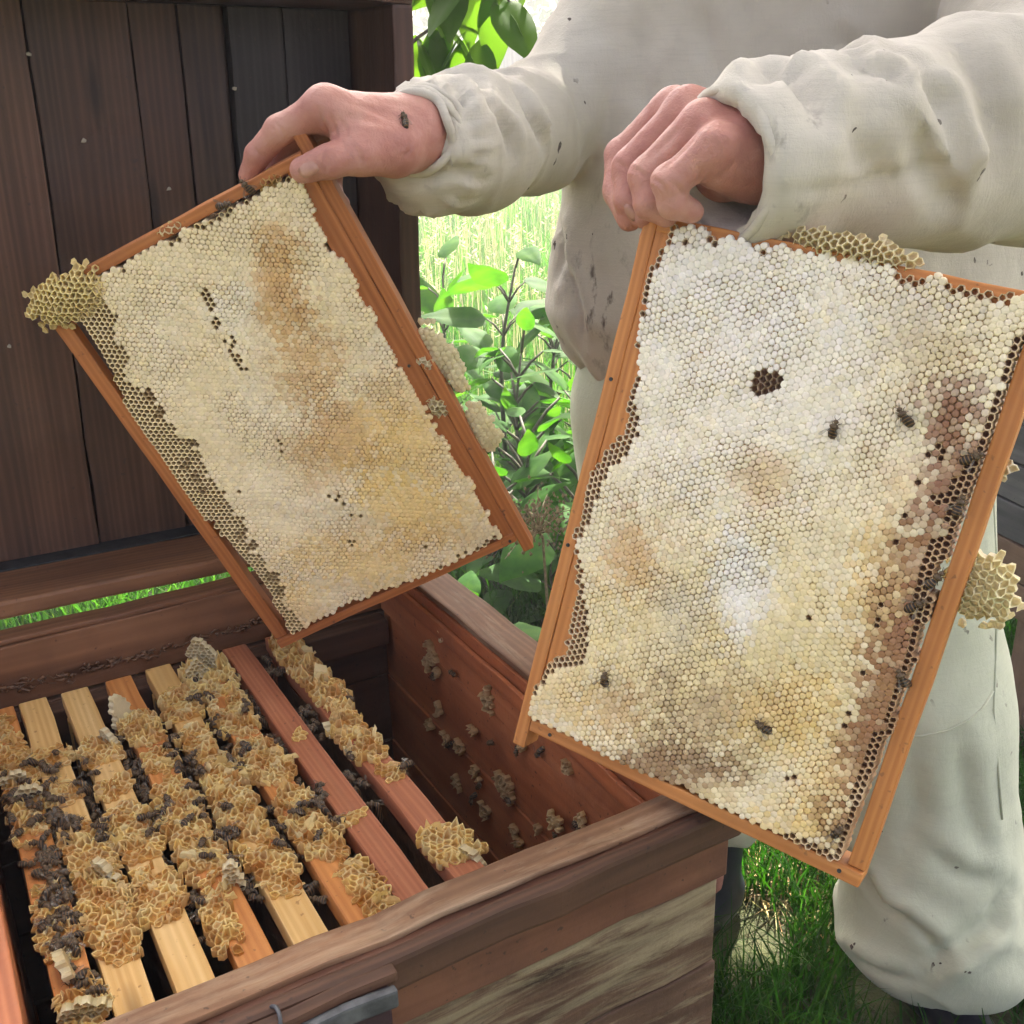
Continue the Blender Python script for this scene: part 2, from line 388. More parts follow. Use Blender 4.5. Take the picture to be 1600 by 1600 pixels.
hb('rim_strip', (XR-.040, YF+.034, RIM+.0005), (XR+.002, YB-.034, RIM+.007), 'hive_rim', 1, cuts=10, warp=.0012, bev=.004)
hb('rim_strip', (XR-.048, YF+.034, RIM-.030), (XR-.0425, YB-.034, RIM-.012), 'hive_in', 1, cuts=10, warp=.0012, bev=.003)
hb('rim_strip', (XL+.003, YB-.028, RIM+.0005), (XR-.003, YB-.001, RIM+.006), 'rail', 0, cuts=10, warp=.0012, bev=.003)
hb('frame_ledge', (XL+.042, YB-.056, ZB-.045), (XR-.044, YB-.032, ZB-.014), 'hive_dark', 0, cuts=6)
hb('frame_ledge', (XL+.042, YF+.032, ZB-.045), (XR-.044, YF+.052, ZB-.014), 'hive_dark', 0, cuts=6)
hb('floor_board', (XL+.01, YF+.01, .225), (XR-.01, YB-.01, .248), 'hive_dark', 0)
for x in (XL+.03, XR-.08):
    for y in (YF+.03, YB-.08): hb('leg', (x, y, -.01), (x+.05, y+.05, .224), 'hive_dark', 2)
# propolis line on the back wall
ac = Acc()
for k in range(150):
    x = XL+.045+random.random()*.44; zz = ZB+.013+random.gauss(0, .0035); l = random.uniform(.003, .014)
    P = [(x+l*t, YB-.0325-.0015*random.random(), zz+random.gauss(0, .0012)) for t in (0, .3, .65, 1)]
    ac.add(*tube(P, [.0005+.0022*random.random()**2 for _ in P], 5))
ac.build('propolis_line', M['propolis'], hive, True)
# latch plate with its steel strip and wire rings, low on the front
bl = board('latch_plate', (-.30, YF-.024, .52), (-.072, YF-.0145, RIM-.006), M['latch'], hive, 0, bev=.002)
board('steel_strip', (-.302, YF-.031, RIM-.016), (-.070, YF-.0245, RIM-.002), M['metal'], bl, 0, bev=.002, warp=.001, cuts=6)
board('hinge_strip', (-.30, YF-.0235, RIM-.005), (-.066, YF-.0135, RIM+.0035), M['hive_dark'], bl, 0, bev=.003, warp=.0012, cuts=6)
for x in (-.185, -.145):
    V, F = tube([(x+.004*math.sin(t), YF-.017+.0105*math.cos(t), RIM-.003+.0098*math.sin(t)) for t in np.linspace(.2, 3.4, 14)], .0013, 6); mesh('wire_ring', V, F, M['metal'], bl, True)

# ------------------------------------------------------------------ lid standing up behind the hive
lid = tag(empty('hive_cover', mat=Matrix.Translation(Vector(HO)) @ Matrix.Rotation(YAW, 4, 'Z') @ Matrix.Translation((0, 0, RIM)) @ Matrix.Rotation(.028, 4, 'Y') @ Matrix.Translation((0, 0, -RIM))), 'dark brown boarded hive lid standing open upright behind the hive', 'hive cover')
LZ, LT, LF, LB, LXR = RIM+.0085, 1.402, YB+.004, YB+.118, XR+.042
def lbd(name, lo, hi, mat, axis, **k): return board(name, lo, hi, mat, lid, axis, **k)
edges = [XL-.02, -.255, -.100, .000, .050, .098, .160, LXR-.026]
mi = [0, 1, 2, 2, 0, 3, 3]
for i in range(7):
    t = .003*((i*3) % 4)
    lbd('back_board', (edges[i]+.0012, LB-t, LZ+.021), (edges[i+1]-.0012, LB+.018-t, LT-.021), M['lid'][mi[i]], 2, cuts=8, warp=.0012, bev=.002)
lbd('bottom_rail', (XL-.02, LF, LZ), (LXR, LB+.018, LZ+.020), M['rail'], 0, cuts=10, warp=.0015, bev=.004)
lbd('top_rail', (XL-.02, LF, LT-.020), (LXR, LB+.018, LT), M['lid'][2], 0, cuts=10, warp=.0015, bev=.004)
lbd('side_wall', (LXR-.024, LF, LZ+.0205), (LXR, LB+.018, LT-.0205), M['lid'][2], 2, cuts=10, warp=.0012, bev=.004)
lbd('side_wall', (XL-.044, LF, LZ), (XL-.0205, LB+.018, LT), M['lid'][2], 2, cuts=10, warp=.0012, bev=.004)
lbd('outer_skin', (XL-.019, LB+.0185, LZ+.001), (LXR-.001, LB+.026, LT-.001), M['lid'][0], 2)
ms = board('metal_strip', (-.255, LB-.034, LZ+.0205), (LXR-.05, LB-.004, LZ+.0225), M['metal_dark'], lid, 0, bev=.0006)
board('metal_flange', (-.255, LB-.036, LZ+.002), (-.2525, LB-.004, LZ+.0222), M['metal'], ms, 0, bev=.0006)
for k in range(9):   # wax specks and a cobweb of pale dirt stuck on the boards
    x = (-.22, -.10, -.03, -.06, -.16, .02, .06, -.2, .1)[k]; z = (1.0, 1.33, 1.12, 1.25, 1.05, 1.2, .98, .93, 1.3)[k]
    bm = bmesh.new(); bmesh.ops.create_icosphere(bm, subdivisions=1, radius=.0024)
    V = [(v.co[0]*(.5+hsh(k, v.index))+x, v.co[1]*.35+LB-.011, v.co[2]*(.5+hsh(v.index, k))+z) for v in bm.verts]; F = [[v.index for v in f.verts] for f in bm.faces]; bm.free()
    mesh('wax_speck', V, F, M['burr'], lid, False, np.tile((.5, .46, .38), (len(V), 1)))

# ------------------------------------------------------------------ frames still in the hive, with burr comb
BARW = .0265; SP = .0415
fx = [-.240, -.2085, -.168, -.1255, -.0845, -.0425, -.001, .046]
fmat = ['bar_orange', 'bar_pale', 'bar_pale', 'bar_orange', 'bar_pale', 'bar_orange', 'bar_red', 'bar_red']
flab = ['orange hive frame beside the left hive wall, thick with bees', 'pale hive frame second from the left hive wall, with flat tan wax patches',
        'pale hive frame third from the left hive wall, bare at both ends', 'orange hive frame with white wax tuft by its far end, fourth from left hive wall',
        'pale hive frame fifth from the left hive wall, crusted with open burr cells', 'hive frame bearing the tall pale wax tuft, covered in burr comb',
        'bare reddish grooved hive frame between two comb-covered ones', 'reddish hive frame crusted with yellow burr comb beside the empty gap']
# burr cover along each bar: (from, to, half width factor, height mm) in fractions of the bar length
burr = [[(.02, .50, .9, 5), (.62, .80, .8, 6), (.86, 1.0, .9, 9)],
        [(.19, .27, 1.1, 3), (.33, .40, 1.1, 4), (.47, .86, 1.12, 8)],
        [(.20, .31, 1.15, 6), (.36, .43, 1.0, 5), (.46, .64, 1.15, 7), (.66, .80, 1.2, 7)],
        [(.15, .29, 1.1, 8), (.31, .40, 1.0, 5), (.43, .78, 1.15, 7), (.78, .93, .7, 6)],
        [(.10, .24, 1.15, 7), (.27, .37, 1.0, 6), (.39, .84, 1.12, 8)],
        [(.01, .16, 1.45, 16), (.14, .36, 1.2, 8), (.38, .55, 1.25, 8), (.57, .80, 1.1, 8), (.82, .97, .8, 7)],
        [(.40, .43, .6, 2), (.70, .74, .9, 3)],
        [(-.02, .40, 1.12, 11), (.38, .58, 1.0, 9), (.60, .66, .8, 4), (.82, .93, 1.25, 8)]]
BL = .47                                            # bar length, far end at local y=0, near end y=-BL
hive_polys = []
def wax_tone(h, warm):
    a = mixc((.95, .75, .29), (.96, .86, .50), h); return mixc(a, (.60, .28, .06), warm)
for i, x0 in enumerate(fx):
    r = empty('framed_honeycomb', HO+bax*x0+np.array([0, 0, ZB]), YAW); tag(r, flab[i], 'hive frame', 'frames hanging in the hive')
    tb = board('top_bar', (-BARW/2, -BL-.012, -.018), (BARW/2, .012, 0), M[fmat[i]], r, 1, cuts=10, warp=.0009, bev=.0018)
    board('side_bar', (-.014, -.018, -.30), (.014, -.008, -.0185), M[fmat[i]], r, 2)
    board('side_bar', (-.014, -BL+.006, -.30), (.014, -BL+.016, -.0185), M[fmat[i]], r, 2)
    board('bottom_bar', (-.010, -BL+.006, -.311), (.010, -.008, -.3005), M[fmat[i]], r, 1)
    # dark brood comb below the bar
    ys_ = np.linspace(-.02, -BL+.02, 26); zs_ = np.linspace(-.0195, -.29, 14); V = []; F = []
    for sgn in (1, -1):
        b0 = len(V)
        for yy in ys_:
            for zz in zs_: V.append((sgn*(.0125+.0015*math.sin(yy*70+i)*math.cos(zz*60+i*2)), yy, zz))
        for a in range(25):
            for b in range(13):
                f = (b0+a*14+b, b0+a*14+b+1, b0+(a+1)*14+b+1, b0+(a+1)*14+b); F.append(f if sgn > 0 else f[::-1])
    mesh('comb', V, F, M['oldwax'], r, True)
    hive_polys.append((np.array([v.co[:] for v in tb.data.vertices])+(x0, 0, ZB), [tuple(p.vertices) for p in tb.data.polygons]))
    for pi, (t0, t1, wf, hm) in enumerate(burr[i]):
        a = .0064; y0, y1 = -t1*BL, -t0*BL; ym, hl = (y0+y1)/2, (y1-y0)/2; hw = BARW/2*(wf*1.12+.05)
        side = (hsh(i, pi, 4)-.5)*.006
        if (i, pi) == (3, 3): side = -.010
        if (i, pi) == (5, 4): side = .012
        cells = {}
        nj = int(.12/a)+2
        pts = [(q, j) for j in range(-int(hl/(a*.866))-3, int(hl/(a*.866))+4) for q in range(-14, 15) if (q+j) % 2 == 0]
        P = np.array([[p[0]*a*.5, p[1]*a*.866] for p in pts]); N = fbm(np.c_[P[:, 0]+i*3.1+pi, P[:, 1]+7.7*pi], 75, 3, 5)
        N2 = fbm(np.c_[P[:, 0]+i*1.3, P[:, 1]+pi*3.], 60, 2, 11)
        for (p, xy, n_, n2) in zip(pts, P, N, N2):
            rr = max(abs(xy[0]-side)/hw, 0)**3 + (abs(xy[1])/hl)**4
            if rr + .7*n_ < 1.15 and n2 > -.48: cells[p] = 'O'
        if not cells: continue
        hgt = hm*.001
        def zf(x, y, key, hgt=hgt, hl=hl, hw=hw, i=i, pi=pi):
            e = max(0, 1-(abs(x)/(hw*1.25))**3)*max(0, 1-(abs(y)/(hl*1.15))**4)
            n = .5+.5*math.sin(x*230+i*2.2+pi)*math.cos(y*190+i+pi*1.7)
            h = hgt*(.25+.75*e)*(.30+1.0*n*n)
            k = hsh(key[0], key[1], i+pi*.37)
            if (i, pi) == (5, 0): h *= .55+1.3*max(0, 1-abs(y-.015)/.03)
            return h*(.55+.5*k) + (.0050*(k-.78)*4 if k > .78 else 0) + .0006
        def colf(q, cx, cy, kd, i=i, pi=pi):
            h = hsh(q[0], q[1], i); w = .5+.5*math.sin(cx*160+i*1.9+pi)*math.cos(cy*120+pi*2.4+i)
            if (i, pi) == (5, 0): w *= .25
            if (i, pi) == (7, 3): w *= .4
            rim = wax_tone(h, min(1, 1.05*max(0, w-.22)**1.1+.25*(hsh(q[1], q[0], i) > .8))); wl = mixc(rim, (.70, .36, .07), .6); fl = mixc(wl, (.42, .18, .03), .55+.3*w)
            return rim, wl, fl
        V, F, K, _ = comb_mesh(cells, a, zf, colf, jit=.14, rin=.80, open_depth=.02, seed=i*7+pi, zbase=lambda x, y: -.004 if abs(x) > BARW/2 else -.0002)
        ck = list(cells); nf = int(len(ck)*.30)
        for kf in range(nf):     # torn upright flakes of wax
            q = ck[int(hsh(kf, i, pi)*len(ck)) % len(ck)]; cx_, cy_ = cxy(q, a); yw = hsh(kf, pi, i, 2)*3.14; wd_ = .003+.006*hsh(kf, 3, i); hh_ = zf(cx_, cy_, q)+.001+.0055*hsh(kf, 4, pi)**2; ln = (hsh(kf, 5)-.5)*.8
            tone = wax_tone(hsh(kf, 7, i), .5*hsh(kf, 8, i)**2); b0 = len(V)
            for r_ in range(3):
                for c_ in range(4):
                    u_ = (c_/3-.5)*2; t_ = r_/2; zz = hh_*t_*(1-(.55*hsh(kf, c_, 9) if r_ == 2 else 0)); of = ln*hh_*t_*t_+.0012*math.sin(u_*2+kf)
                    V.append((cx_+math.cos(yw)*u_*wd_*(1-.3*t_)-math.sin(yw)*of, cy_+math.sin(yw)*u_*wd_*(1-.3*t_)+math.cos(yw)*of, max(.0003, zz))); K.append(tone)
            for r_ in range(2):
                for c_ in range(3): F.append((b0+r_*4+c_, b0+r_*4+c_+1, b0+r_*4+c_+5, b0+r_*4+c_+4))
        V = np.array(V); V[:, 1] += ym; V[:, 0] += .002*np.sin(V[:, 1]*40+i)
        mesh('burr_comb', V, F, M['burr'], r, False, np.array(K))
        hive_polys.append((V+(x0, 0, ZB), F))
# wax tuft and pale scraps standing up between bars
def scrap(parent, cx, cy, cz, w, h, seed, col=(.90, .80, .50), a=.0055, lean=.3):
    """a small upright fin of comb cells"""
    cells = {}
    for j in range(0, int(h/(a*.866))+1):
        for q in range(-12, 13):
            if (q+j) % 2: continue
            x, y = q*a*.5, j*a*.866
            if abs(x) < w*.5*(1-.75*(y/h)**2)*(.8+.4*hsh(q, j, seed)): cells[(q, j)] = 'O'
    if not cells: return
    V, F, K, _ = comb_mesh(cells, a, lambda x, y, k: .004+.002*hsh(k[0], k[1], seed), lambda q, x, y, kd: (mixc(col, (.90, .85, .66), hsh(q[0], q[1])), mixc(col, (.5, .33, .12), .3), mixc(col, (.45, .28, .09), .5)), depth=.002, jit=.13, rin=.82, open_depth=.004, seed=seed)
    V = np.array(V); an = hsh(seed, 5)*3.1; c_, s_ = math.cos(an), math.sin(an)
    out = np.c_[V[:, 0]*c_-(V[:, 2]+lean*V[:, 1])*s_+cx, V[:, 0]*s_+(V[:, 2]+lean*V[:, 1])*c_+cy, V[:, 1]+cz]
    mesh('wax_scrap', out, F, M['burr'], parent, False, np.array(K))
fr = [o for o in C.objects if o.name.startswith('framed_honeycomb')]
scrap(fr[5], .000, -.028, .010, .030, .034, 3, (.90, .82, .56)); scrap(fr[5], -.012, -.040, .008, .022, .02, 9)
scrap(fr[3], -.010, -.074, -.004, .022, .026, 5, (.90, .82, .56)); scrap(fr[2], .014, -.105, -.006, .020, .022, 6, (.90, .82, .56))
scrap(fr[0], .004, -.438, .004, .034, .018, 12, (.84, .76, .45)); scrap(fr[0], .000, -.39, .004, .028, .014, 13); scrap(fr[1], .012, -.30, .002, .02, .016, 15)
scrap(fr[7], -.016, -.20, -.004, .014, .012, 17, (.90, .82, .56)); scrap(fr[3], .012, -.36, -.004, .014, .03, 19, (.90, .82, .56)); scrap(fr[7], .012, -.43, -.004, .02, .014, 23)
scrap(fr[0], -.004, -.13, .002, .018, .014, 29, (.90, .82, .56)); scrap(fr[0], .006, -.16, .002, .02, .014, 31, (.90, .82, .56))
# scraps of wax stuck on the inside of the right wall
ac_sp = [(.14, .060), (.20, -.02), (.17, -.06), (.30, .02), (.26, -.05), (.36, -.03), (.40, .0), (.33, -.10), (.43, -.06), (.10, .01), (.12, -.04), (.235, .035), (.45, -.02), (.38, .04)] + [(random.uniform(.06, .46), random.uniform(-.12, .06)) for _ in range(12)]
for k, (d_, z_) in enumerate(ac_sp):
    a = .0052; cells = {}
    for j in range(-4, 5):
        for q in range(-5, 6):
            if (q+j) % 2 == 0 and math.hypot(q*.5, j*.8) < (.9+1.2*hsh(k, 2))*(.35+1.1*hsh(q, j, k)): cells[(q, j)] = 'O'
    if not cells: continue
    old = .05 if k in (5, 6, 12, 8, 0) else .5
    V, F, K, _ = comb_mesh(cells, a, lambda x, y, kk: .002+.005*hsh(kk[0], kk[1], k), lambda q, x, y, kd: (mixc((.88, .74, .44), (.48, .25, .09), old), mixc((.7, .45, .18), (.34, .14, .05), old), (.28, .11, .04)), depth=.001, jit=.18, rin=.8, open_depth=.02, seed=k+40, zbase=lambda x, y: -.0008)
    V = np.array(V); Y = -d_-.005; mesh('wall_wax', np.c_[XR-.0425-V[:, 2], Y+V[:, 0], ZB-.03+z_+V[:, 1]], [f[::-1] for f in F], M['burr'], hive, False, np.array(K))

# ------------------------------------------------------------------ the two frames held in the hands
FS = .93
class Held:
    """u runs along the top bar from the held corner, v from top bar to bottom bar, w towards the viewer's side"""
    def __init__(s, org, u, v, name, label):
        s.o = CAM+FS*(np.array(org)-CAM); s.u = np.array(u)/np.linalg.norm(u)
        v = np.array(v); v = v-s.u*(v@s.u); s.v = v/np.linalg.norm(v)
        n = np.cross(s.u, s.v); s.sg = 1 if n@(CAM-s.o) > 0 else -1
        s.w = n*s.sg; s.L, s.H = .435*FS, .300*FS
        mm = Matrix.Identity(4)
        for k, ax in enumerate((s.u, s.v*s.sg, s.w)):
            for r in range(3): mm[r][k] = ax[r]
        for r in range(3): mm[r][3] = s.o[r]
        s.mat = mm; s.root = tag(empty(name, mat=mm), label, 'honeycomb frame', 'honey frames held up by the beekeeper')
    def P(s, u, v, w=0): return s.o+s.u*u+s.v*v+s.w*w
    def hit(s, px, py, w=0.):
        r = ray(px, py); p0 = s.o+s.w*w; t = ((p0-CAM)@s.w)/(r@s.w); return CAM+r*t
    def uv(s, px, py, w=0.):
        q = s.hit(px, py, w)-s.o; return np.array([q@s.u, q@s.v])
    def L3(s, V):      # (u,v,w) -> local
        V = np.array(V, float); V[:, 1] *= s.sg; return V
    def F3(s, F): return F if s.sg > 0 else [tuple(f)[::-1] for f in F]
    def mesh(s, name, V, F, mat, parent=None, smooth=False, col=None): return mesh(name, s.L3(V), s.F3(F), mat, parent or s.root, smooth, col)
    def board(s, name, lo, hi, mat, axis, parent=None, **k):
        lo, hi = list(lo), list(hi)
        if s.sg < 0: lo[1], hi[1] = -hi[1], -lo[1]
        return board(name, lo, hi, mat, parent or s.root, axis, **k)
FL = Held((-.1661, .9993, 1.2495), (.4195, .086, -.9037), (-.9073, .0077, -.4205), 'honeycomb_with_frame', 'smaller looking honey frame with tan patches and open cells along its lower bar, held over the hive')
FR = Held((.1078, .8539, 1.2021), (-.2492, -.1394, -.9584), (.8244, -.5499, -.1344), 'honeycomb_with_frame', 'honey frame with white capped comb and a brown hole, held before the trousers')
FL.root['label'] = 'honey frame with tan patches and open cells along one bar, held over the hive'
def bars(f, tw, sw, bw, lug0, lug1, mt):
    L, H = f.L, f.H; D = .024
    f.board('top_bar', (-lug0, 0, -D), (L+lug1, .011, -.0005), mt, 0, cuts=12, warp=.0006, bev=.0016)
    f.board('top_bar_cheek', (.0085, .0112, -D+.001), (L-.0085, tw, -.0012), mt, 0, cuts=12, warp=.0005, bev=.0012)
    for u0, u1 in ((0, sw), (L-sw, L)):
        f.board('side_bar', (u0, .0114, -D-.002), (u1, H-.001, 0), mt, 1, cuts=10, warp=.0006, bev=.0014)
    f.board('bottom_bar', (sw+.0004, H-bw, -D+.006), (L-sw-.0004, H, -.003), mt, 0, cuts=10, warp=.0006, bev=.0014)
bars(FL, .030, .0095, .0135, .026, .014, M['bar']); bars(FR, .033, .011, .0125, .012, .016, M['bar_orange'])

def blob_color(px, base, blobs):
    c = np.tile(np.array(base, float), (len(px), 1)); RD = np.random.default_rng(3).random(len(px))
    for (x, y, rx, ry, col, st) in blobs:
        n = .5*fbm(px, 1/60., 3, int(x) % 31)
        w = np.clip(1.2-np.hypot((px[:, 0]-x)/rx, (px[:, 1]-y)/ry)+n+.7*(RD-.5), 0, 1); w = (w*w*(3-2*w))*st
        c += (np.array(col)-c)*w[:, None]
    return c
def lerp_tab(t, tab):
    xs_, ys_ = zip(*tab); return np.interp(t, xs_, ys_)
def make_comb(f, a, inside, kindf, base, blobs, flat, nsep, seed, zc=.004, dark=(.42, .25, .10), opencol=None):
    """inside(u,v,px,noise)->bool mask; kindf(u,v,px)->array of kinds"""
    L, H = f.L, f.H
    pts = [(q, j) for j in range(int(H/(a*.866))+1) for q in range(-4, int((L+.02)/(a*.5))+1) if (q+j) % 2 == 0]
    # gentle waviness of the rows, as bees build them
    P = np.array([[p[0]*a*.5, p[1]*a*.866] for p in pts])
    W3 = f.o+P[:, :1]*f.u+P[:, 1:]*f.v+f.w*zc; px = to_px(W3); nz = fbm(P, 60, 3, seed)
    keep = inside(P[:, 0], P[:, 1], px, nz); kd = kindf(P[:, 0], P[:, 1], px, nz)
    col = blob_color(px, base, blobs); fl = flat(px)
    ix = {p: k for k, p in enumerate(pts)}
    cells = {p: kd[k] for k, p in enumerate(pts) if keep[k]}
    # height relief of the comb surface
    def zf(x, y, key):
        h = .0016*math.sin(x*31+seed)*math.cos(y*37+seed*2)+.0009*math.sin(x*83+y*57+seed)
        return zc+h+.0005*hsh(key[0], key[1], seed)
    def colf(q, cx, cy, k):
        c = col[ix[q]]*(.92+.14*hsh(q[0], q[1], seed+.5)); c = c*np.array([1, 1-.03*hsh(q[1], q[0], seed), 1-.10*hsh(q[1], q[0], seed+2)])
        if k == 'C': return tuple(c), dark, dark
        oc = opencol[0] if opencol else (.76, .60, .30)
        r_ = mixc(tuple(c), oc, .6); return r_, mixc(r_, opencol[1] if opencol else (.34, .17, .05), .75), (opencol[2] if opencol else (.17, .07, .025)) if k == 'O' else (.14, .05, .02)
    sep = set()
    if nsep:   # the caps that show largest become parts of their own
        dd = sorted((float(np.linalg.norm(W3[ix[p]]-CAM)), p) for p in cells if cells[p] == 'C'); sep = {p for _, p in dd[:nsep]}
    def mgf(x, y): return min(1, max(0, .5+1.1*float(vnoise(np.array([[x, y]]), 38, seed+80)[0])+.5*float(vnoise(np.array([[x, y]]), 90, seed+81)[0])))
    # per-cell cap size: merged, flatter capping where flat() is high
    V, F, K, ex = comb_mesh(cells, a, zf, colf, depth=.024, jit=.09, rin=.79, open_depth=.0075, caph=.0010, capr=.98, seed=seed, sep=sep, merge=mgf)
    def wav(A):
        A = np.array(A, float); q = A[:, :2]; A[:, 0] += .0030*vnoise(q, 16, seed+70)+.0003*vnoise(q, 120, seed+72); A[:, 1] += .0032*vnoise(q, 14, seed+71)+.0003*vnoise(q, 110, seed+73); A[:, 2] += .0012*vnoise(q, 45, seed+74); return A
    V = wav(V)
    o = f.mesh('comb', V, F, M['wax'], None, False, np.array(K)); o['kind'] = 'stuff'
    for VV, FF, KK in ex: f.mesh('wax_cap', wav(VV), FF, M['wax'], o, False, np.array(KK))
    return o
CREAM = (.86, .73, .49); WHITE = (.90, .83, .69); TAN = (.66, .42, .19); BRN = (.34, .21, .11); YEL = (.84, .60, .22); GREY = (.62, .56, .45)
# ---- left-hand frame
open_pts_L = [(318, 455, 9), (321, 468, 8), (325, 476, 8), (337, 498, 9), (341, 506, 8), (353, 531, 6), (366, 529, 7), (362, 545, 7), (368, 556, 7), (374, 566, 8), (381, 575, 7), (376, 562, 6),
              (431, 688, 5), (435, 695, 5), (440, 704, 5), (506, 759, 4), (517, 775, 5), (525, 782, 7), (531, 778, 5), (538, 790, 5), (549, 804, 5), (564, 811, 4), (548, 851, 8), (665, 852, 6),
              (570, 456, 6), (566, 448, 5), (710, 705, 5), (716, 728, 5), (150, 430, 10), (690, 882, 5), (715, 867, 5), (730, 862, 5), (745, 855, 5), (760, 848, 5), (772, 842, 5), (783, 836, 5)]
brown_L = [(234, 615, 13), (248, 640, 12), (300, 690, 12), (293, 725, 15), (308, 745, 12), (320, 765, 9), (378, 835, 13), (395, 855, 12), (425, 905, 15), (437, 925, 12)]
def in_L(u, v, px, n):
    side = .013+.004*n; gap = .0165+.010*np.clip(np.sin(u*23+.6)*1.4+n, 0, 1)
    top = .0245+.006*n
    return (v > top) & (v < FL.H-gap) & (u > side-.001) & (u < FL.L-.0125+.003*n)
def kd_L(u, v, px, n):
    wd = lerp_tab(u, [(0, .032), (.05, .030), (.09, .016), (.14, .020), (.19, .032), (.24, .032), (.28, .020), (.36, .015), (.41, .006)])
    op = v > FL.H-.020-wd*(1+.8*n)
    k = np.where(op, 'O', 'C').astype(object)
    for x, y, r in open_pts_L: k[np.hypot(px[:, 0]-x, px[:, 1]-y) < r*.85] = 'O'
    for x, y, r in brown_L: k[np.hypot(px[:, 0]-x, px[:, 1]-y) < r*.7] = 'H'
    e = (u < .017) & (n > .25); k[e] = 'O'
    return k
blobs_L = [(370, 480, 45, 90, WHITE, .7), (620, 560, 70, 90, WHITE, .6), (430, 640, 120, 70, WHITE, .35), (540, 350, 90, 60, WHITE, .35), (250, 520, 60, 90, WHITE, .3), (500, 800, 90, 60, WHITE, .35), (440, 440, 55, 100, TAN, .95), (480, 560, 70, 80, TAN, .75), (540, 690, 110, 90, TAN, .8), (640, 620, 90, 120, (.80, .60, .33), .6),
           (640, 700, 120, 70, YEL, .6), (650, 800, 120, 70, YEL, .75), (560, 880, 130, 60, YEL, .6), (460, 950, 60, 50, YEL, .5), (410, 780, 80, 70, WHITE, .25), (620, 850, 150, 40, TAN, .3), (700, 640, 40, 90, CREAM, .4)]
combL = make_comb(FL, .0046, in_L, kd_L, CREAM, blobs_L, lambda p: np.zeros(len(p)), 0, 1)
# ---- right-hand frame
open_pts_R = [(1440, 748, 9), (1409, 849, 8), (1380, 941, 9), (1371, 965, 8), (1318, 1119, 7), (1316, 1138, 7), (1231, 1216, 8), (1342, 1045, 7), (1470, 690, 10), (1455, 703, 9), (1472, 705, 9), (1480, 776, 12), (1466, 780, 9), (1425, 805, 8), (1098, 352, 10), (1077, 380, 7), (1112, 378, 8), (1120, 380, 8), (928, 1022, 5), (1268, 963, 6), (940, 712, 6), (895, 920, 9)]
def in_R(u, v, px, n):
    left = lerp_tab(u, [(0, .030), (.03, .022), (.08, .016), (.115, .026), (.15, .030), (.19, .012), (.24, .008), (.27, .020), (.33, .026), (.345, .013), (.41, .012)])+.004*n
    gap = lerp_tab(u, [(0, .012), (.06, .012), (.10, .0150), (.2, .0155), (.3, .017), (.38, .017), (.41, .015)])+.004*n
    return (v > left) & (v < FR.H-gap) & (u > .006+.006*n) & (u < FR.L-.0125+.002*n)
def kd_R(u, v, px, n):
    gap = lerp_tab(u, [(0, .012), (.06, .012), (.10, .0150), (.2, .0155), (.3, .017), (.38, .017), (.41, .015)])
    wd = lerp_tab(u, [(0, .004), (.05, .004), (.10, .006), (.15, .010), (.2, .008), (.3, .006), (.41, .006)])
    left = lerp_tab(u, [(0, .004), (.1, .001), (.135, .005), (.165, .014), (.22, .010), (.25, .0), (.29, .008), (.33, .016), (.345, .008), (.40, -.01)])
    l0 = lerp_tab(u, [(0, .030), (.03, .022), (.08, .016), (.115, .026), (.15, .030), (.19, .012), (.24, .008), (.27, .020), (.33, .026), (.345, .013), (.41, .012)])
    op = (v > FR.H-gap-wd*(1+1.1*n)) | (v < l0+left*(1+.4*n)) | ((u < .012) & (n > .05) & (v > .09)) | ((u > FR.L-.018) & (n > .1) & (v > .2))
    k = np.where(op, 'O', 'C').astype(object)
    for x, y, r in open_pts_R: k[np.hypot(px[:, 0]-x, px[:, 1]-y) < r*.8] = 'O'
    hd = np.hypot((px[:, 0]-1194)/1.35, px[:, 1]-593); k[hd < 17+6*n] = 'H'
    return k
blobs_R = [(1130, 1080, 420, 260, (.80, .66, .34), .75), (1150, 480, 400, 290, (.90, .86, .80), .95), (1060, 680, 230, 160, WHITE, .75), (1330, 420, 200, 90, WHITE, .5), (1160, 920, 60, 110, (.88, .85, .78), .9), (1290, 620, 130, 160, WHITE, .6), (1000, 480, 60, 120, WHITE, .6), (870, 1000, 45, 100, WHITE, .6), (1230, 1210, 50, 40, WHITE, .5),
           (1420, 480, 110, 70, (.62, .52, .36), .5), (1460, 560, 90, 60, (.60, .47, .27), .6), (990, 850, 60, 85, TAN, .75), (1190, 760, 45, 70, TAN, .55), (1060, 960, 60, 90, GREY, .5), (1050, 1190, 130, 55, BRN, .95), (1110, 1110, 160, 70, (.48, .36, .21), .85), (960, 1110, 60, 60, TAN, .4),
           (1220, 1120, 110, 70, YEL, .5), (880, 1090, 60, 60, YEL, .5), (1290, 1210, 70, 110, YEL, .55), (1390, 930, 60, 130, YEL, .5), (1250, 1290, 120, 40, YEL, .5), (1400, 1000, 90, 330, (0.66, 0.44, 0.18), 0.50), (1490, 640, 60, 75, (.28, .12, .06), 0.90), (1500, 740, 60, 90, (.30, .14, .07), 0.85), (1465, 800, 60, 60, (.28, .13, .08), 0.85), (1440, 900, 64, 115, (.30, .14, .06), 0.90), (1405, 1010, 62, 110, (.30, .14, .07), 0.90), (1375, 1100, 58, 105, (.32, .16, .07), 0.90), (1345, 1190, 58, 95, (.31, .15, .07), 0.90), (1322, 1280, 52, 62, (.31, .15, .07), 0.85)]
combR = make_comb(FR, .0046, in_R, kd_R, (.86, .76, .54), blobs_R, lambda p: np.zeros(len(p)), 300, 2, opencol=((.58, .40, .22), (.36, .17, .08), (.20, .085, .04)))
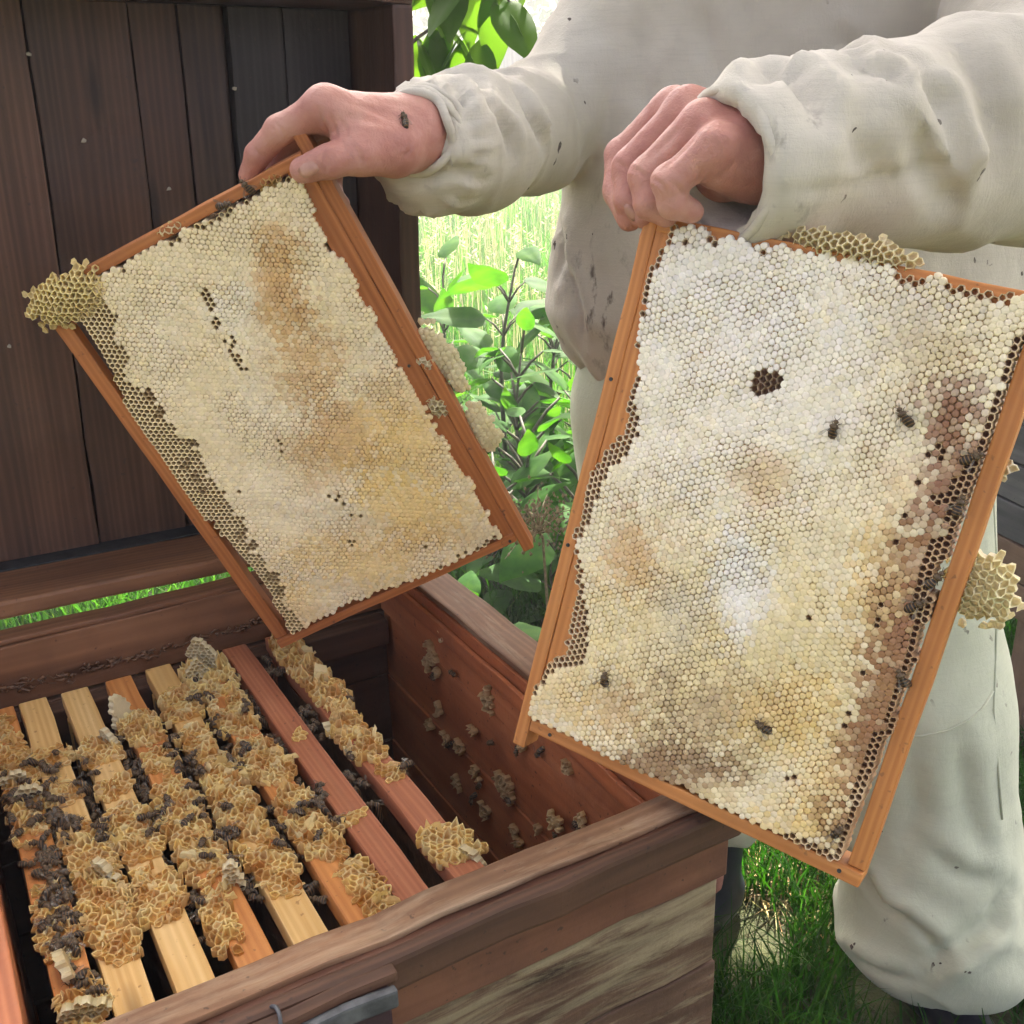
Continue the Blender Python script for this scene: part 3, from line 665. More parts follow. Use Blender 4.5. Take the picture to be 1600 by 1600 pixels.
def wax_lump(f, cu, cv, ru, rv, zt, th, seed, col, ang=0., a=.0051, open_=True, hj=.003, outline=None, rin=.82, od=.006, parent=None, name='burr_comb', dk=.4):
    """flat lump of comb stuck on a frame; (cu,cv) centre, radii, top height zt and thickness"""
    cells = {}; n = int(max(ru, rv)/a*2.4)+2; ca, sa = math.cos(ang), math.sin(ang)
    for j in range(-n, n+1):
        for q in range(-n, n+1):
            if (q+j) % 2: continue
            x, y = q*a*.5, j*a*.866; xr, yr = (x*ca+y*sa)/ru, (-x*sa+y*ca)/rv
            if (abs(xr)**2.6+abs(yr)**2.6)**(1/2.6)*(1+.5*(hsh(q, j, seed)-.5)) < 1: cells[(q, j)] = 'O' if open_ else 'C'
    if not cells: return
    V, F, K, _ = comb_mesh(cells, a, lambda x, y, k: hj*(hsh(k[0], k[1], seed)-.5)-th*.55*((x*ca+y*sa)**2/ru**2+(-x*sa+y*ca)**2/rv**2),
        lambda q, x, y, kd: (mixc(col, tuple(min(1, c*1.12) for c in col), hsh(q[0], q[1], seed)), mixc(col, (.55, .38, .12), dk), mixc(col, (.45, .26, .07), dk*1.4)), depth=th, jit=.16, rin=rin, open_depth=od, seed=seed)
    V = np.array(V); V = np.c_[V[:, 0]+cu, V[:, 1]+cv, V[:, 2]+zt]
    return f.mesh(name, V, F, M['burr'], parent, False, np.array(K))
def lump_px(f, p0, p1, wid, zt, th, seed, col, **k):
    a_, b_ = f.uv(*p0, zt), f.uv(*p1, zt); c_ = (a_+b_)/2; d_ = b_-a_
    return wax_lump(f, c_[0], c_[1], np.linalg.norm(d_)/2, wid, zt, th, seed, col, math.atan2(d_[1], d_[0]), **k)
PALE = (.78, .70, .40)
lump_px(FL, (48, 500), (150, 440), .019, .013, .014, 60, (.93, .80, .44), dk=.25)        # lump on the far corner
lump_px(FL, (655, 515), (710, 590), .014, -.010, .012, 61, (.92, .85, .60), hj=.006, dk=.1, open_=False)
lump_px(FL, (700, 560), (722, 620), .008, -.008, .012, 64, (.92, .85, .60), hj=.006, dk=.1, open_=False)
lump_px(FL, (735, 640), (768, 705), .015, -.010, .012, 62, (.92, .85, .60), hj=.006, dk=.1, open_=False)
lump_px(FL, (690, 628), (676, 650), .009, .004, .006, 63, (.82, .75, .5), hj=.006)
lump_px(FL, (655, 560), (672, 575), .004, .003, .004, 66, (.84, .8, .6), hj=.004)
lump_px(FL, (400, 300), (440, 272), .006, .003, .005, 65, (.62, .40, .14), hj=.005)
lump_px(FL, (290, 345), (235, 375), .0035, .002, .004, 67, (.8, .7, .45), hj=.004)
lump_px(FR, (1228, 362), (1425, 408), .0085, .009, .012, 70, (.86, .79, .56), rin=.84, dk=.3)
lump_px(FR, (1520, 865), (1535, 980), .021, -.010, .024, 73, (.97, .90, .66), hj=.010, rin=.9, dk=.1)
lump_px(FR, (1562, 728), (1574, 745), .009, -.014, .012, 74, (.88, .84, .7), hj=.006)
lump_px(FR, (880, 1140), (960, 1180), .003, .002, .004, 76, (.74, .56, .28), hj=.003)
V = [FR.L]
# pencil ticks / nail heads on the bars
for f, u, v in ((FR, FR.L-.006, FR.H-.016), (FR, FR.L-.005, .03), (FL, FL.L-.004, .018), (FL, .2, .02), (FR, .12, .006), (FR, .25, .005)):
    bm = bmesh.new(); bmesh.ops.create_cone(bm, cap_ends=True, segments=8, radius1=.0016, radius2=.0014, depth=.001)
    V = [(v_.co[0]+u, v_.co[1]+v, v_.co[2]+.0006) for v_ in bm.verts]; F = [[q.index for q in p.verts] for p in bm.faces]; bm.free()
    f.mesh('nail_head', V, f.F3(F), M['metal_dark'])

# ------------------------------------------------------------------ signed-distance modelling for the beekeeper
def cap(P, a, b, ra, rb):
    a = np.asarray(a, np.float32); b = np.asarray(b, np.float32); ab = b-a; L2 = float(ab@ab)+1e-12
    t = np.clip(((P-a)@ab)/L2, 0, 1)
    d = P-a-t[:, None]*ab
    return np.sqrt((d*d).sum(1))-(ra+(rb-ra)*t)
def smin(a, b, k):
    h = np.clip(.5+.5*(b-a)/k, 0, 1); return b+(a-b)*h-k*h*(1-h)
def ell(P, c, r):
    q = (P-np.asarray(c, np.float32))/np.asarray(r, np.float32); k = np.sqrt((q*q).sum(1)); return (k-1)*min(r)
def surf_nets(fun, lo, hi, h, smooth=1):
    lo = np.asarray(lo, float); n = np.ceil((np.asarray(hi)-lo)/h).astype(int)+1
    ax = [lo[k]+h*np.arange(n[k]) for k in range(3)]
    D = np.empty(n, np.float32)
    step = max(1, int(600000/(n[1]*n[2])))
    for i0 in range(0, n[0], step):
        G = np.stack(np.meshgrid(ax[0][i0:i0+step], ax[1], ax[2], indexing='ij'), -1).reshape(-1, 3).astype(np.float32)
        D[i0:i0+step] = fun(G).reshape(-1, n[1], n[2])
    S = D < 0
    c = [S[i:n[0]-1+i, j:n[1]-1+j, k:n[2]-1+k] for i in (0, 1) for j in (0, 1) for k in (0, 1)]
    anyv = np.logical_or.reduce(c); allv = np.logical_and.reduce(c); act = anyv & ~allv
    idx = np.argwhere(act); ids = -np.ones(act.shape, np.int32); ids[act] = np.arange(len(idx))
    acc = np.zeros((len(idx), 3)); cnt = np.zeros(len(idx))
    cor = np.array([(i, j, k) for i in (0, 1) for j in (0, 1) for k in (0, 1)])
    for a in range(8):
        for b in range(a+1, 8):
            if abs(cor[a]-cor[b]).sum() != 1: continue
            pa, pb = idx+cor[a], idx+cor[b]; da, db = D[pa[:, 0], pa[:, 1], pa[:, 2]], D[pb[:, 0], pb[:, 1], pb[:, 2]]
            mk = (da < 0) != (db < 0); t = np.where(mk, da/(da-db+1e-12), 0)
            acc += np.where(mk[:, None], pa+(pb-pa)*t[:, None], 0); cnt += mk
    V = lo+h*acc/cnt[:, None]; F = []
    for a in range(3):
        b, c2 = (a+1) % 3, (a+2) % 3
        sl0 = [slice(None)]*3; sl1 = [slice(None)]*3; sl0[a] = slice(0, n[a]-1); sl1[a] = slice(1, n[a])
        ch = S[tuple(sl0)] != S[tuple(sl1)]; e = np.argwhere(ch)
        e = e[(e[:, b] > 0) & (e[:, c2] > 0) & (e[:, b] < n[b]-1) & (e[:, c2] < n[c2]-1)]
        def cid(db, dc):
            q = e.copy(); q[:, b] -= db; q[:, c2] -= dc; return ids[q[:, 0], q[:, 1], q[:, 2]]
        Q = np.stack([cid(1, 1), cid(0, 1), cid(0, 0), cid(1, 0)], 1)
        ins = S[e[:, 0], e[:, 1], e[:, 2]]; Q[~ins] = Q[~ins][:, ::-1]; F.append(Q)
    F = np.concatenate(F); F = F[(F >= 0).all(1)]
    for _ in range(smooth):
        A = np.zeros_like(V); N = np.zeros(len(V))
        for k in range(4):
            np.add.at(A, F[:, k], V[F[:, (k+1) % 4]]+V[F[:, (k-1) % 4]]); np.add.at(N, F[:, k], 2)
        V = V*.4+.6*A/np.maximum(N, 1)[:, None]
    return V, F
def vnormals(V, F):
    n = np.cross(V[F[:, 2]]-V[F[:, 0]], V[F[:, 3]]-V[F[:, 1]]); N = np.zeros_like(V)
    for k in range(4): np.add.at(N, F[:, k], n)
    return N/(np.linalg.norm(N, axis=1)[:, None]+1e-12)

def creases(V, F, lines):
    bv = BVHTree.FromPolygons([tuple(v) for v in V], [tuple(f) for f in F]); N = vnormals(V, F); disp = np.zeros(len(V))
    for pxs, dep, wid, rid in lines:
        P = []
        for (x0, y0), (x1, y1) in zip(pxs[:-1], pxs[1:]):
            for t in np.linspace(0, 1, 7)[:-1]:
                h_ = bv.ray_cast(Vector(CAM), Vector(ray(x0+(x1-x0)*t, y0+(y1-y0)*t)))
                if h_[0] is not None: P.append(h_[0][:])
        if len(P) < 3: continue
        P = np.array(P); D = np.full(len(V), 9.); J = np.zeros(len(V), int)
        for k in range(len(P)):
            e = np.linalg.norm(V-P[k], axis=1); m_ = e < D; D[m_] = e[m_]; J[m_] = k
        T = np.gradient(P, axis=0); T /= np.linalg.norm(T, axis=1)[:, None]+1e-9
        side = np.einsum('ij,ij->i', np.cross(T[J], V-P[J]), N); fade = np.interp(J, [0, len(P)*.2, len(P)*.75, len(P)], [.35, 1, 1, .15])
        disp += fade*(-dep*np.exp(-(D/wid)**2)+rid*dep*np.exp(-((D-1.9*wid)/(1.3*wid))**2)*np.clip(.5+side/(wid*2), 0, 1))
    return N*disp[:, None]

# ---- skeleton, from where the hands, sleeves and hems stand
hL = lambda px, py, w: FL.hit(px, py, w)
hR = lambda px, py, w: FR.hit(px, py, w)
wrL = hL(655, 208, -.045); elL = atY(838, 190, 1.30); shL = np.array([.19, 1.41, 1.40])
wrR = hR(1190, 234, -.020); elR = atY(1640, 175, .93); shR = np.array([.60, 1.33, 1.425])
def hand_left(P):
    W = wrL; d = cap(P, W+(elL-W)*.55, W, .036, .027)
    mi_ = hL(508, 168, -.006); mm_ = hL(512, 178, -.030); mr_ = hL(525, 195, -.052); ml_ = hL(545, 218, -.070)
    for mcp, r in ((mi_, .0155), (mm_, .0155), (mr_, .0145), (ml_, .013)): d = smin(d, cap(P, W+(mcp-W)*.12, mcp, .0245, r), .014)
    th0 = hL(615, 232, -.012)
    d = smin(d, cap(P, W+(th0-W)*.4, th0, .024, .022), .012)
    # thumb
    t1, t2, t3 = hL(563, 243, .013), hL(515, 252, .021), hL(473, 266, .0155)
    d = smin(d, cap(P, th0, t1, .020, .0155), .012); d = smin(d, cap(P, t1, t2, .0150, .0128), .006); d = smin(d, cap(P, t2, t3, .0135, .0108), .005)
    d = smin(d, cap(P, mi_, hL(575, 225, .002), .012, .016), .016)           # web between thumb and index
    # index
    i1, i2, i3 = hL(437, 203, -.012), hL(402, 243, -.020), hL(387, 274, -.026)
    d = smin(d, cap(P, mi_, i1, .0148, .0122), .008); d = smin(d, cap(P, i1, i2, .0120, .0105), .004); d = smin(d, cap(P, i2, i3, .0106, .0082), .004)
    # middle, ring, little: behind the frame
    for mcp, q1, q2, q3, r in ((mm_, (448, 228, -.042), (425, 280, -.046), (440, 318, -.040), .0112), (mr_, (478, 246, -.062), (470, 300, -.060), (490, 335, -.046), .0105), (ml_, (520, 262, -.078), (520, 300, -.068), (535, 318, -.048), .0092)):
        a_, b_, c_ = hL(*q1), hL(*q2), hL(*q3)
        d = smin(d, cap(P, mcp, a_, r*1.2, r), .007); d = smin(d, cap(P, a_, b_, r, r*.92), .004); d = smin(d, cap(P, b_, c_, r*.92, r*.75), .004)
    return d
def hand_right(P):
    W = wrR; d = cap(P, W+(elR-W)*.4, W, .037, .029)
    fing = [((1052, 170, -.030), (972, 243, -.034), (966, 300, -.026), (983, 341, -.010), .0122),
            ((1075, 172, -.008), (985, 262, -.008), (984, 312, -.004), (1006, 336, -.004), .0125),
            ((1098, 192, .014), (1010, 277, .018), (1015, 318, .018), (1040, 334, .012), .0120),
            ((1118, 228, .034), (1046, 284, .040), (1052, 318, .034), (1080, 330, .020), .0108)]
    for q0, q1, q2, q3, r in fing:
        a_ = hR(*q0); d = smin(d, cap(P, W+(a_-W)*.15, a_, .0250, r*1.22), .015)
    d = smin(d, cap(P, W+np.array([0, 0, -.012]), hR(1122, 255, .018), .023, .017), .014)
    base = d; dd = None
    for q0, q1, q2, q3, r in fing:
        a_, b_, c_, e_ = hR(*q0), hR(*q1), hR(*q2), hR(*q3)
        f_ = smin(cap(P, a_, b_, r*1.22, r*1.05), cap(P, b_, c_, r*1.06, r*.92), .004); f_ = smin(f_, cap(P, c_, e_, r*.93, r*.78), .004)
        dd = f_ if dd is None else smin(dd, f_, .003)
    d = smin(base, dd, .006)
    # thumb, under the bar behind
    t0, t1, t2, t3 = hR(1130, 270, -.03), hR(1075, 305, -.048), hR(1045, 345, -.05), hR(1020, 375, -.044)
    d = smin(d, cap(P, W+(t0-W)*.5, t0, .022, .019), .012); d = smin(d, cap(P, t0, t1, .017, .0145), .008); d = smin(d, cap(P, t1, t2, .0140, .0125), .005); d = smin(d, cap(P, t2, t3, .0125, .0105), .005)
    return d
parts = []
for fun, anchor, far_ in ((hand_left, [hL(370, 130, -.1), hL(690, 350, .05), hL(640, 150, -.12), wrL+(elL-wrL)*.5], None), (hand_right, [hR(930, 130, -.07), hR(1230, 380, .06), wrR+(elR-wrR)*.25], None)):
    A = np.array(anchor); V, F = surf_nets(fun, A.min(0)-.05, A.max(0)+.05, .0018, 2)
    # skin relief: tendons, knuckle creases and veins
    N = vnormals(V, F); V = V+N*(.0004*fbm(V, 160, 3, 3)+.0006*vnoise(V, 55, 8))[:, None]
    if fun is hand_left:
        cl = [([(497, 172), (504, 190), (512, 208), (518, 222)], .0022, .0022, .5), ([(512, 176), (522, 196), (527, 218)], .0013, .002, .5), ([(525, 180), (540, 200), (545, 220)], .0010, .0018, .5), ([(430, 192), (438, 203), (444, 214)], .0012, .0016, .5), ([(424, 196), (431, 208), (437, 219)], .0010, .0014, .5), ([(398, 232), (405, 240), (413, 247)], .0010, .0013, .5),
              ([(508, 238), (512, 252), (510, 268)], .0013, .0016, .5), ([(516, 236), (520, 250), (519, 266)], .0011, .0015, .5), ([(548, 225), (560, 240), (566, 258)], .0013, .0022, .5), ([(536, 224), (546, 240), (550, 262)], .0010, .0018, .5), ([(600, 190), (570, 178), (530, 168)], -.0014, .004, 0), ([(615, 205), (580, 200), (545, 196)], -.0012, .004, 0), ([(650, 185), (610, 172), (560, 162)], -.0012, .005, 0), ([(625, 250), (640, 235), (645, 215)], .0010, .002, .4)]
    else:
        cl = [([(985, 262), (1000, 268), (1012, 282)], .0012, .0015, .5), ([(1018, 280), (1032, 286), (1040, 300)], .0014, .0016, .5), ([(1012, 286), (1025, 296), (1032, 308)], .0010, .0014, .5), ([(1050, 283), (1062, 296), (1066, 310)], .0013, .0016, .5), ([(962, 250), (970, 258), (980, 262)], .0010, .0014, .5),
              ([(1066, 196), (1040, 222), (1012, 250)], .0016, .003, .2), ([(1088, 212), (1062, 240), (1034, 266)], .0016, .003, .2), ([(1160, 200), (1125, 190), (1080, 182)], -.0014, .005, 0), ([(1165, 220), (1130, 212), (1098, 206)], -.0014, .005, 0), ([(1098, 262), (1092, 280), (1080, 292)], .0016, .002, .5), ([(1112, 258), (1108, 272), (1098, 284)], .0012, .002, .5), ([(1150, 250), (1140, 265), (1125, 275)], .0010, .002, .4)]
    V = V+creases(V, F, cl)
    parts.append((V, F))
# hidden body that carries the hands: arms, trunk, legs, neck and head in one skin
HIPX, PY = .36, 1.37
legs = [dict(hip=(.23, 1.36, .90), knee=(.235, 1.33, .50), ank=(.30, 1.40, .09)), dict(hip=(.465, 1.34, .90), knee=(.535, 1.27, .50), ank=(.600, 1.22, .09))]
def body(P):
    d = cap(P, wrL+(elL-wrL)*.4, elL, .034, .042); d = smin(d, cap(P, elL, shL, .042, .055), .03)
    d = smin(d, cap(P, wrR+(elR-wrR)*.28, elR, .034, .042), .03); d = smin(d, cap(P, elR, shR, .042, .055), .03)
    d = smin(d, cap(P, shL+(.04, 0, -.02), shR-(.04, 0, .02), .06, .06), .05)
    for z, rx in ((1.30, .15), (1.12, .135), (.95, .15)): d = smin(d, ell(P, (HIPX+.005, PY, z), (rx, .10, .16)), .06)
    for l in legs:
        d = smin(d, cap(P, l['hip'], l['knee'], .075, .055), .04); d = smin(d, cap(P, l['knee'], l['ank'], .055, .038), .03)
    d = smin(d, cap(P, (HIPX, 1.36, 1.43), (HIPX, 1.345, 1.53), .055, .05), .03)
    d = smin(d, ell(P, (HIPX, 1.325, 1.60), (.075, .095, .115)), .02)
    d = smin(d, cap(P, (HIPX, 1.235, 1.595), (HIPX, 1.215, 1.575), .010, .013), .012)       # nose
    for sx in (-1, 1): d = smin(d, ell(P, (HIPX+sx*.077, 1.34, 1.60), (.012, .022, .032)), .008)
    return d
V, F = surf_nets(body, (-.02, .80, .02), (1.0, 1.62, 1.75), .012, 2); parts.append((V, F))
Vb = np.concatenate([p[0] for p in parts]); off = np.cumsum([0]+[len(p[0]) for p in parts]); Fb = np.concatenate([p[1]+o_ for p, o_ in zip(parts, off)])
s = NT('skin'); g = s.n('TexCoord').outputs['Object']
f1 = s.noise(g, 22, 4, .6); f2 = s.noise(g, 320, 4, .6); f3 = s.noise(g, 60, 3)
c = s.ramp(f1, [(.28, (.38, .15, .12)), (.5, (.49, .225, .18)), (.72, (.57, .31, .245))])
c = s.mix(s.ramp(f3, [(.55, (0, 0, 0)), (.8, (.35,)*3)]), c, (.46, .15, .13))
c = s.mix(s.ramp(f2, [(.62, (0, 0, 0)), (.75, (.3,)*3)]), c, (.30, .16, .11))
v = s.n('TexVoronoi', feature='DISTANCE_TO_EDGE'); v.inputs['Scale'].default_value = 420; s.l(g, v.inputs['Vector'])
s.p.inputs['Subsurface Weight'].default_value = .12; s.p.inputs['Subsurface Radius'].default_value = (.006, .002, .001)
M['skin'] = s.done(c, .5, s.bump(v.outputs['Distance'], .3, .0008, s.bump(s.noise(g, 130, 5, .65, .8), .5, .0022, s.bump(f2, .4, .001))), Specular_IOR_Level=.4)
person = tag(empty('person', (HIPX, PY, 0)), 'person in stained off-white cotton jacket and trousers holding up two honey frames', 'person')
PO = np.array([HIPX, PY, 0])
mesh_np('body', Vb-PO, Fb, M['skin'], person, True)
# finger nails
def nail(c, n, t, w, l, name='fingernail'):
    n = n/np.linalg.norm(n); t = t-n*(t@n); t /= np.linalg.norm(t); b = np.cross(n, t); V = []; F = []
    for i in range(6):
        for j in range(5):
            x = (j/4-.5)*2; y = (i/5-.5)*2; wy = w*(1-.25*abs(y)**3)
            V.append(c+t*l*y*(1-.25*x*x if y > 0 else 1)+b*wy*x-n*(.0022*x*x+.0006*y*y)-PO)
    for i in range(5):
        for j in range(4): F.append((i*5+j, i*5+j+1, (i+1)*5+j+1, (i+1)*5+j))
    o = mesh(name, V, F, M['nail'], person, True); md = o.modifiers.new('thick', 'SOLIDIFY'); md.thickness = .0008; md.offset = 0
s = NT('nail'); g = s.n('TexCoord').outputs['Object']; M['nail'] = s.done(s.ramp(s.noise(g, 90, 3), [(.3, (.40, .19, .14)), (.7, (.50, .27, .205))]), .3, None)
def snap(fun, p, n):
    n = n/np.linalg.norm(n)
    for _ in range(12):
        d = float(fun(np.array([p], np.float32))[0]); p = p+(-n)*d if False else p-(-n)*(-d)
    return p
bvh_hand = BVHTree.FromPolygons([tuple(v) for v in Vb], [tuple(f) for f in Fb])
def nail_at(px, py, q0, q1, w, l, tilt):
    h_ = bvh_hand.ray_cast(Vector(CAM), Vector(ray(px, py)))
    if h_[0] is None: return
    p_ = np.array(h_[0]); n_ = np.array(h_[1]); n_ = n_*.7+tilt
    nail(p_+n_/np.linalg.norm(n_)*.0006, n_, np.array(q1)-np.array(q0), w, l)
nail_at(480, 260, hL(492, 258, .016), hL(462, 268, .016), .0080, .0092, UP*.2)
nail_at(984, 333, hR(978, 315, -.015), hR(987, 352, -.01), .0048, .0066, np.zeros(3))
# ---- clothes
cutL = wrL-(elL-wrL)/np.linalg.norm(elL-wrL)*.010
sleeveL = [(cutL, .034), (wrL+(elL-wrL)*.10, .050), (wrL+(elL-wrL)*.40, .058), (wrL+(elL-wrL)*.8, .060), (elL, .061), (elL+(shL-elL)*.5, .066), (shL, .075)]
cuffR = wrR-(elR-wrR)/np.linalg.norm(elR-wrR)*.034
sleeveR = [(cuffR, .053), (cuffR+(elR-cuffR)*.12, .058), (cuffR+(elR-cuffR)*.4, .068), (cuffR+(elR-cuffR)*.75, .080), (elR, .086), (elR+(shR-elR)*.5, .09), (shR, .10)]
sag = np.array([0, 0, -.010])
def chain(P, pts, k):
    d = None
    for (a, ra), (b, rb) in zip(pts[:-1], pts[1:]):
        e = cap(P, a, b, ra, rb); d = e if d is None else smin(d, e, k)
    return d
axR = (elR-cuffR)/np.linalg.norm(elR-cuffR); axL = (elL-wrL)/np.linalg.norm(elL-wrL)
def torso(P):
    x = (P[:, 0]-(HIPX+.005)); y = P[:, 1]-PY; z = P[:, 2]
    rx = np.interp(z, [.90, .935, .97, 1.03, 1.10, 1.16, 1.25, 1.38, 1.46, 1.5], [.235, .262, .295, .318, .308, .296, .294, .294, .24, .15]).astype(np.float32)
    ry = np.interp(z, [.90, .935, .97, 1.03, 1.10, 1.25, 1.38, 1.5], [.15, .17, .185, .195, .185, .17, .16, .12]).astype(np.float32)
    k = np.sqrt((x/rx)**2+(y/ry)**2); d = (k-1)*np.minimum(rx, ry)*.9
    return np.maximum(d, np.maximum(z-1.49, .925-z))
def jacket(P):
    q = P-sag*0
    dl = chain(P, [(a+sag*(.0 if i in (0,) else 1), r) for i, (a, r) in enumerate(sleeveL)], .03)
    dl = smin(dl, cap(P, sleeveL[1][0]+np.array([-.012, 0, -.034]), sleeveL[2][0]+np.array([0, 0, -.024]), .030, .050), .03)   # bag hanging under the cuff
    dr = chain(P, [(a+sag*(.8 if i < 2 else 1), r) for i, (a, r) in enumerate(sleeveR)], .03)
    # cut the cuffs open
    sL = (P-cutL)@axL.astype(np.float32); dl = np.maximum(dl, np.where(sL < .05, -sL-.0, -1))
    sR = (P-cuffR)@axR.astype(np.float32); dr = np.maximum(dr, -sR); dr = np.maximum(dr, -np.maximum(cap(P, cuffR-axR*.05+sag*.8, cuffR+axR*.045+sag*.8, .040, .040), sR-.05))
    d = smin(torso(P), smin(dl, dr, .02), .007)
    return d
def folds_jacket(V, N):
    disp = np.zeros(len(V)); ns = fbm(V, 9, 3, 21)
    # right sleeve: long oblique folds sweeping from cuff to elbow
    tr = (V-cuffR)@axR; rad = np.linalg.norm(V-cuffR-tr[:, None]*axR, axis=1); onR = np.clip(1.4-rad/.11, 0, 1)*np.clip((tr+.02)/.03, 0, 1)
    upv = np.cross(axR, [0, 1., 0]); upv /= np.linalg.norm(upv); hh = (V-cuffR)@upv
    ph = tr*46+hh*34+2.2*ns
    inR = np.clip((rad-.044)/.006, 0, 1); onR = onR*np.where(tr < .07, inR, 1)
    disp += onR*(.0065*(1-np.abs(np.sin(ph*.5)))**1.6*2-.0045)*np.clip(tr/.06, .25, 1)
    disp += onR*.003*np.sin(tr*21-hh*60+3*ns)
    # left sleeve: gathers at the elastic, folds by the elbow
    tl = (V-wrL)@axL; q = V-wrL-tl[:, None]*axL; radl = np.linalg.norm(q, axis=1); onL = np.clip(1.4-radl/.10, 0, 1)*np.clip(tl/.01, 0, 1)*(V[:, 0] < .16)
    ang = np.arctan2(q@np.cross(axL, [0, 0, 1.]), q[:, 2])
    tl = tl+.026; gat = np.exp(-((tl-.035)/.030)**2)
    disp += onL*gat*(.0024*np.sin(ang*19+4*ns)+.0016*np.sin(ang*33+tl*90))
    disp += onL*np.clip((tl-.05)/.08, 0, 1)*(.0060*(1-np.abs(np.sin(tl*26+q[:, 2]*22+1.5+1.8*ns)))**2-.002)
    disp -= onL*.006*np.exp(-((tl-.030)/.006)**2)
    # trunk: soft drape and gathers above the waistband
    z = V[:, 2]; onT = np.clip(1-np.maximum(onR, onL)*2, 0, 1); aT = np.arctan2(V[:, 1]-PY, V[:, 0]-HIPX)
    lowg = np.exp(-((z-.965)/.05)**2)
    disp += onT*(lowg*.0045*np.sin(aT*26+4*ns)+.006*ns+.0035*np.sin(aT*9+z*8+3*ns)*np.clip((1.2-z)*4, 0, 1))
    return disp+.0012*vnoise(V, 40, 5)
V, F = surf_nets(jacket, (-.20, .62, .90), (.98, 1.62, 1.52), .0058, 2)
V = V+vnormals(V, F)*folds_jacket(V, vnormals(V, F))[:, None]
V = V+creases(V, F, [([(1182, 128), (1205, 104), (1240, 108), (1268, 142), (1285, 195)], .012, .010, .7), ([(1318, 55), (1345, 98), (1392, 112), (1415, 140)], .009, .008, .8), ([(1425, 105), (1470, 165), (1490, 235), (1488, 250)], .009, .009, .8),
    ([(1438, 195), (1450, 255), (1480, 300), (1500, 335)], .012, .013, .6), ([(1500, 60), (1540, 130), (1560, 220)], .008, .011, .7), ([(1330, 190), (1350, 250), (1400, 300)], .006, .012, .5), ([(1192, 300), (1260, 296), (1340, 288), (1450, 262), (1590, 240)], .0022, .004, .8),
    ([(735, 118), (770, 165), (797, 215), (800, 250)], .009, .008, .7), ([(778, 98), (820, 150), (845, 205), (856, 235)], .010, .008, .7), ([(698, 98), (718, 135), (724, 190)], .007, .008, .6), ([(660, 255), (700, 270), (760, 268)], .006, .008, .5),
    ([(875, 390), (893, 440), (905, 490), (908, 545)], .008, .008, .5), ([(862, 300), (878, 380), (868, 440)], .008, .010, .5), ([(1010, 30), (1000, 120), (1015, 190)], .004, .014, .4), ([(1100, 0), (1110, 80), (1130, 140)], .005, .012, .4), ([(900, 60), (905, 200), (930, 330)], .004, .02, .4)])
M['jacket'] = cloth('jacket_cotton', (.62, .575, .49), (.38, .33, .255)); M['pants'] = cloth('trouser_cotton', (.58, .61, .47), (.41, .43, .30))
pxv = to_px(V); stn = np.zeros(len(V))
for (x, y, rx, ry, st) in ((935, 470, 55, 110, .9), (900, 540, 60, 40, .5), (1250, 230, 55, 90, .5), (1220, 330, 60, 30, .5), (700, 230, 60, 60, .35), (960, 330, 40, 60, .5)): stn = np.maximum(stn, st*np.clip(1.3-np.hypot((pxv[:, 0]-x)/rx, (pxv[:, 1]-y)/ry), 0, 1))
jk = mesh_np('jacket', V-PO, F, M['jacket'], person, True, np.repeat(stn[:, None], 3, 1))
# cuff hem stitched round the loose sleeve, seams
def ring(c, ax, rads, rt_, n=40, wob=.002, seed=0, name='seam', mat='jacket', parent=None):
    ax = ax/np.linalg.norm(ax); x = np.cross(ax, [0, 0, 1.]); x /= np.linalg.norm(x); y = np.cross(ax, x)
    P = [c+x*math.cos(t)*rads[0]*(1+.03*math.sin(3*t+seed))+y*math.sin(t)*rads[1]+ax*wob*math.sin(5*t+seed)-PO for t in np.linspace(0, 2*math.pi, n)]
    V, F = tube(P, rt_, 6, False); mesh(name, V, F, M[mat], parent or person, True)
ring(cuffR+axR*.003+sag*.8, axR, (.0495, .0495), .0040, seed=1, name='cuff_hem', parent=jk)
for k in range(3): ring(cutL+axL*(.002+.008*k), axL, (.0325+.002*k, .0325+.002*k), .0042, 60, .003, k*2.1, 'elastic_cuff', parent=jk)
# trousers
def leg(P, l, r0, r1, r2, hem):
    d = smin(cap(P, l['hip'], l['knee'], r0, r1), cap(P, l['knee'], (l['ank'][0], l['ank'][1], hem+.06), r1, r2), .06); return d
def trousers(P):
    z = P[:, 2]
    d = leg(P, legs[1], .138, .122, .125, .10); d = smin(d, ell(P, (.612, 1.235, .155), (.142, .125, .075)), .05)
    d = np.maximum(d, .092+.02*np.sin(P[:, 0]*23)-z)
    e = leg(P, legs[0], .150, .115, .090, .20); e = np.maximum(e, .20-z)
    d = smin(d, e, .03); w = ell(P, (HIPX+.005, PY, .90), (.245, .165, .15)); d = smin(d, w, .05)
    return np.maximum(d, z-.985)
V, F = surf_nets(trousers, (-.02, 1.00, .04), (.84, 1.60, .98), .0075, 2)
N = vnormals(V, F); ns = fbm(V, 7, 3, 33); z = V[:, 2]
dsp = .008*ns+.006*(1-np.abs(np.sin(z*15+V[:, 0]*9+2.5*ns)))**2*np.clip((.55-z)*3, .25, 1)+.006*np.sin(V[:, 0]*30+z*12+3*ns)*np.clip(1-abs(z-.17)/.12, 0, 1)
V = V+N*dsp[:, None]
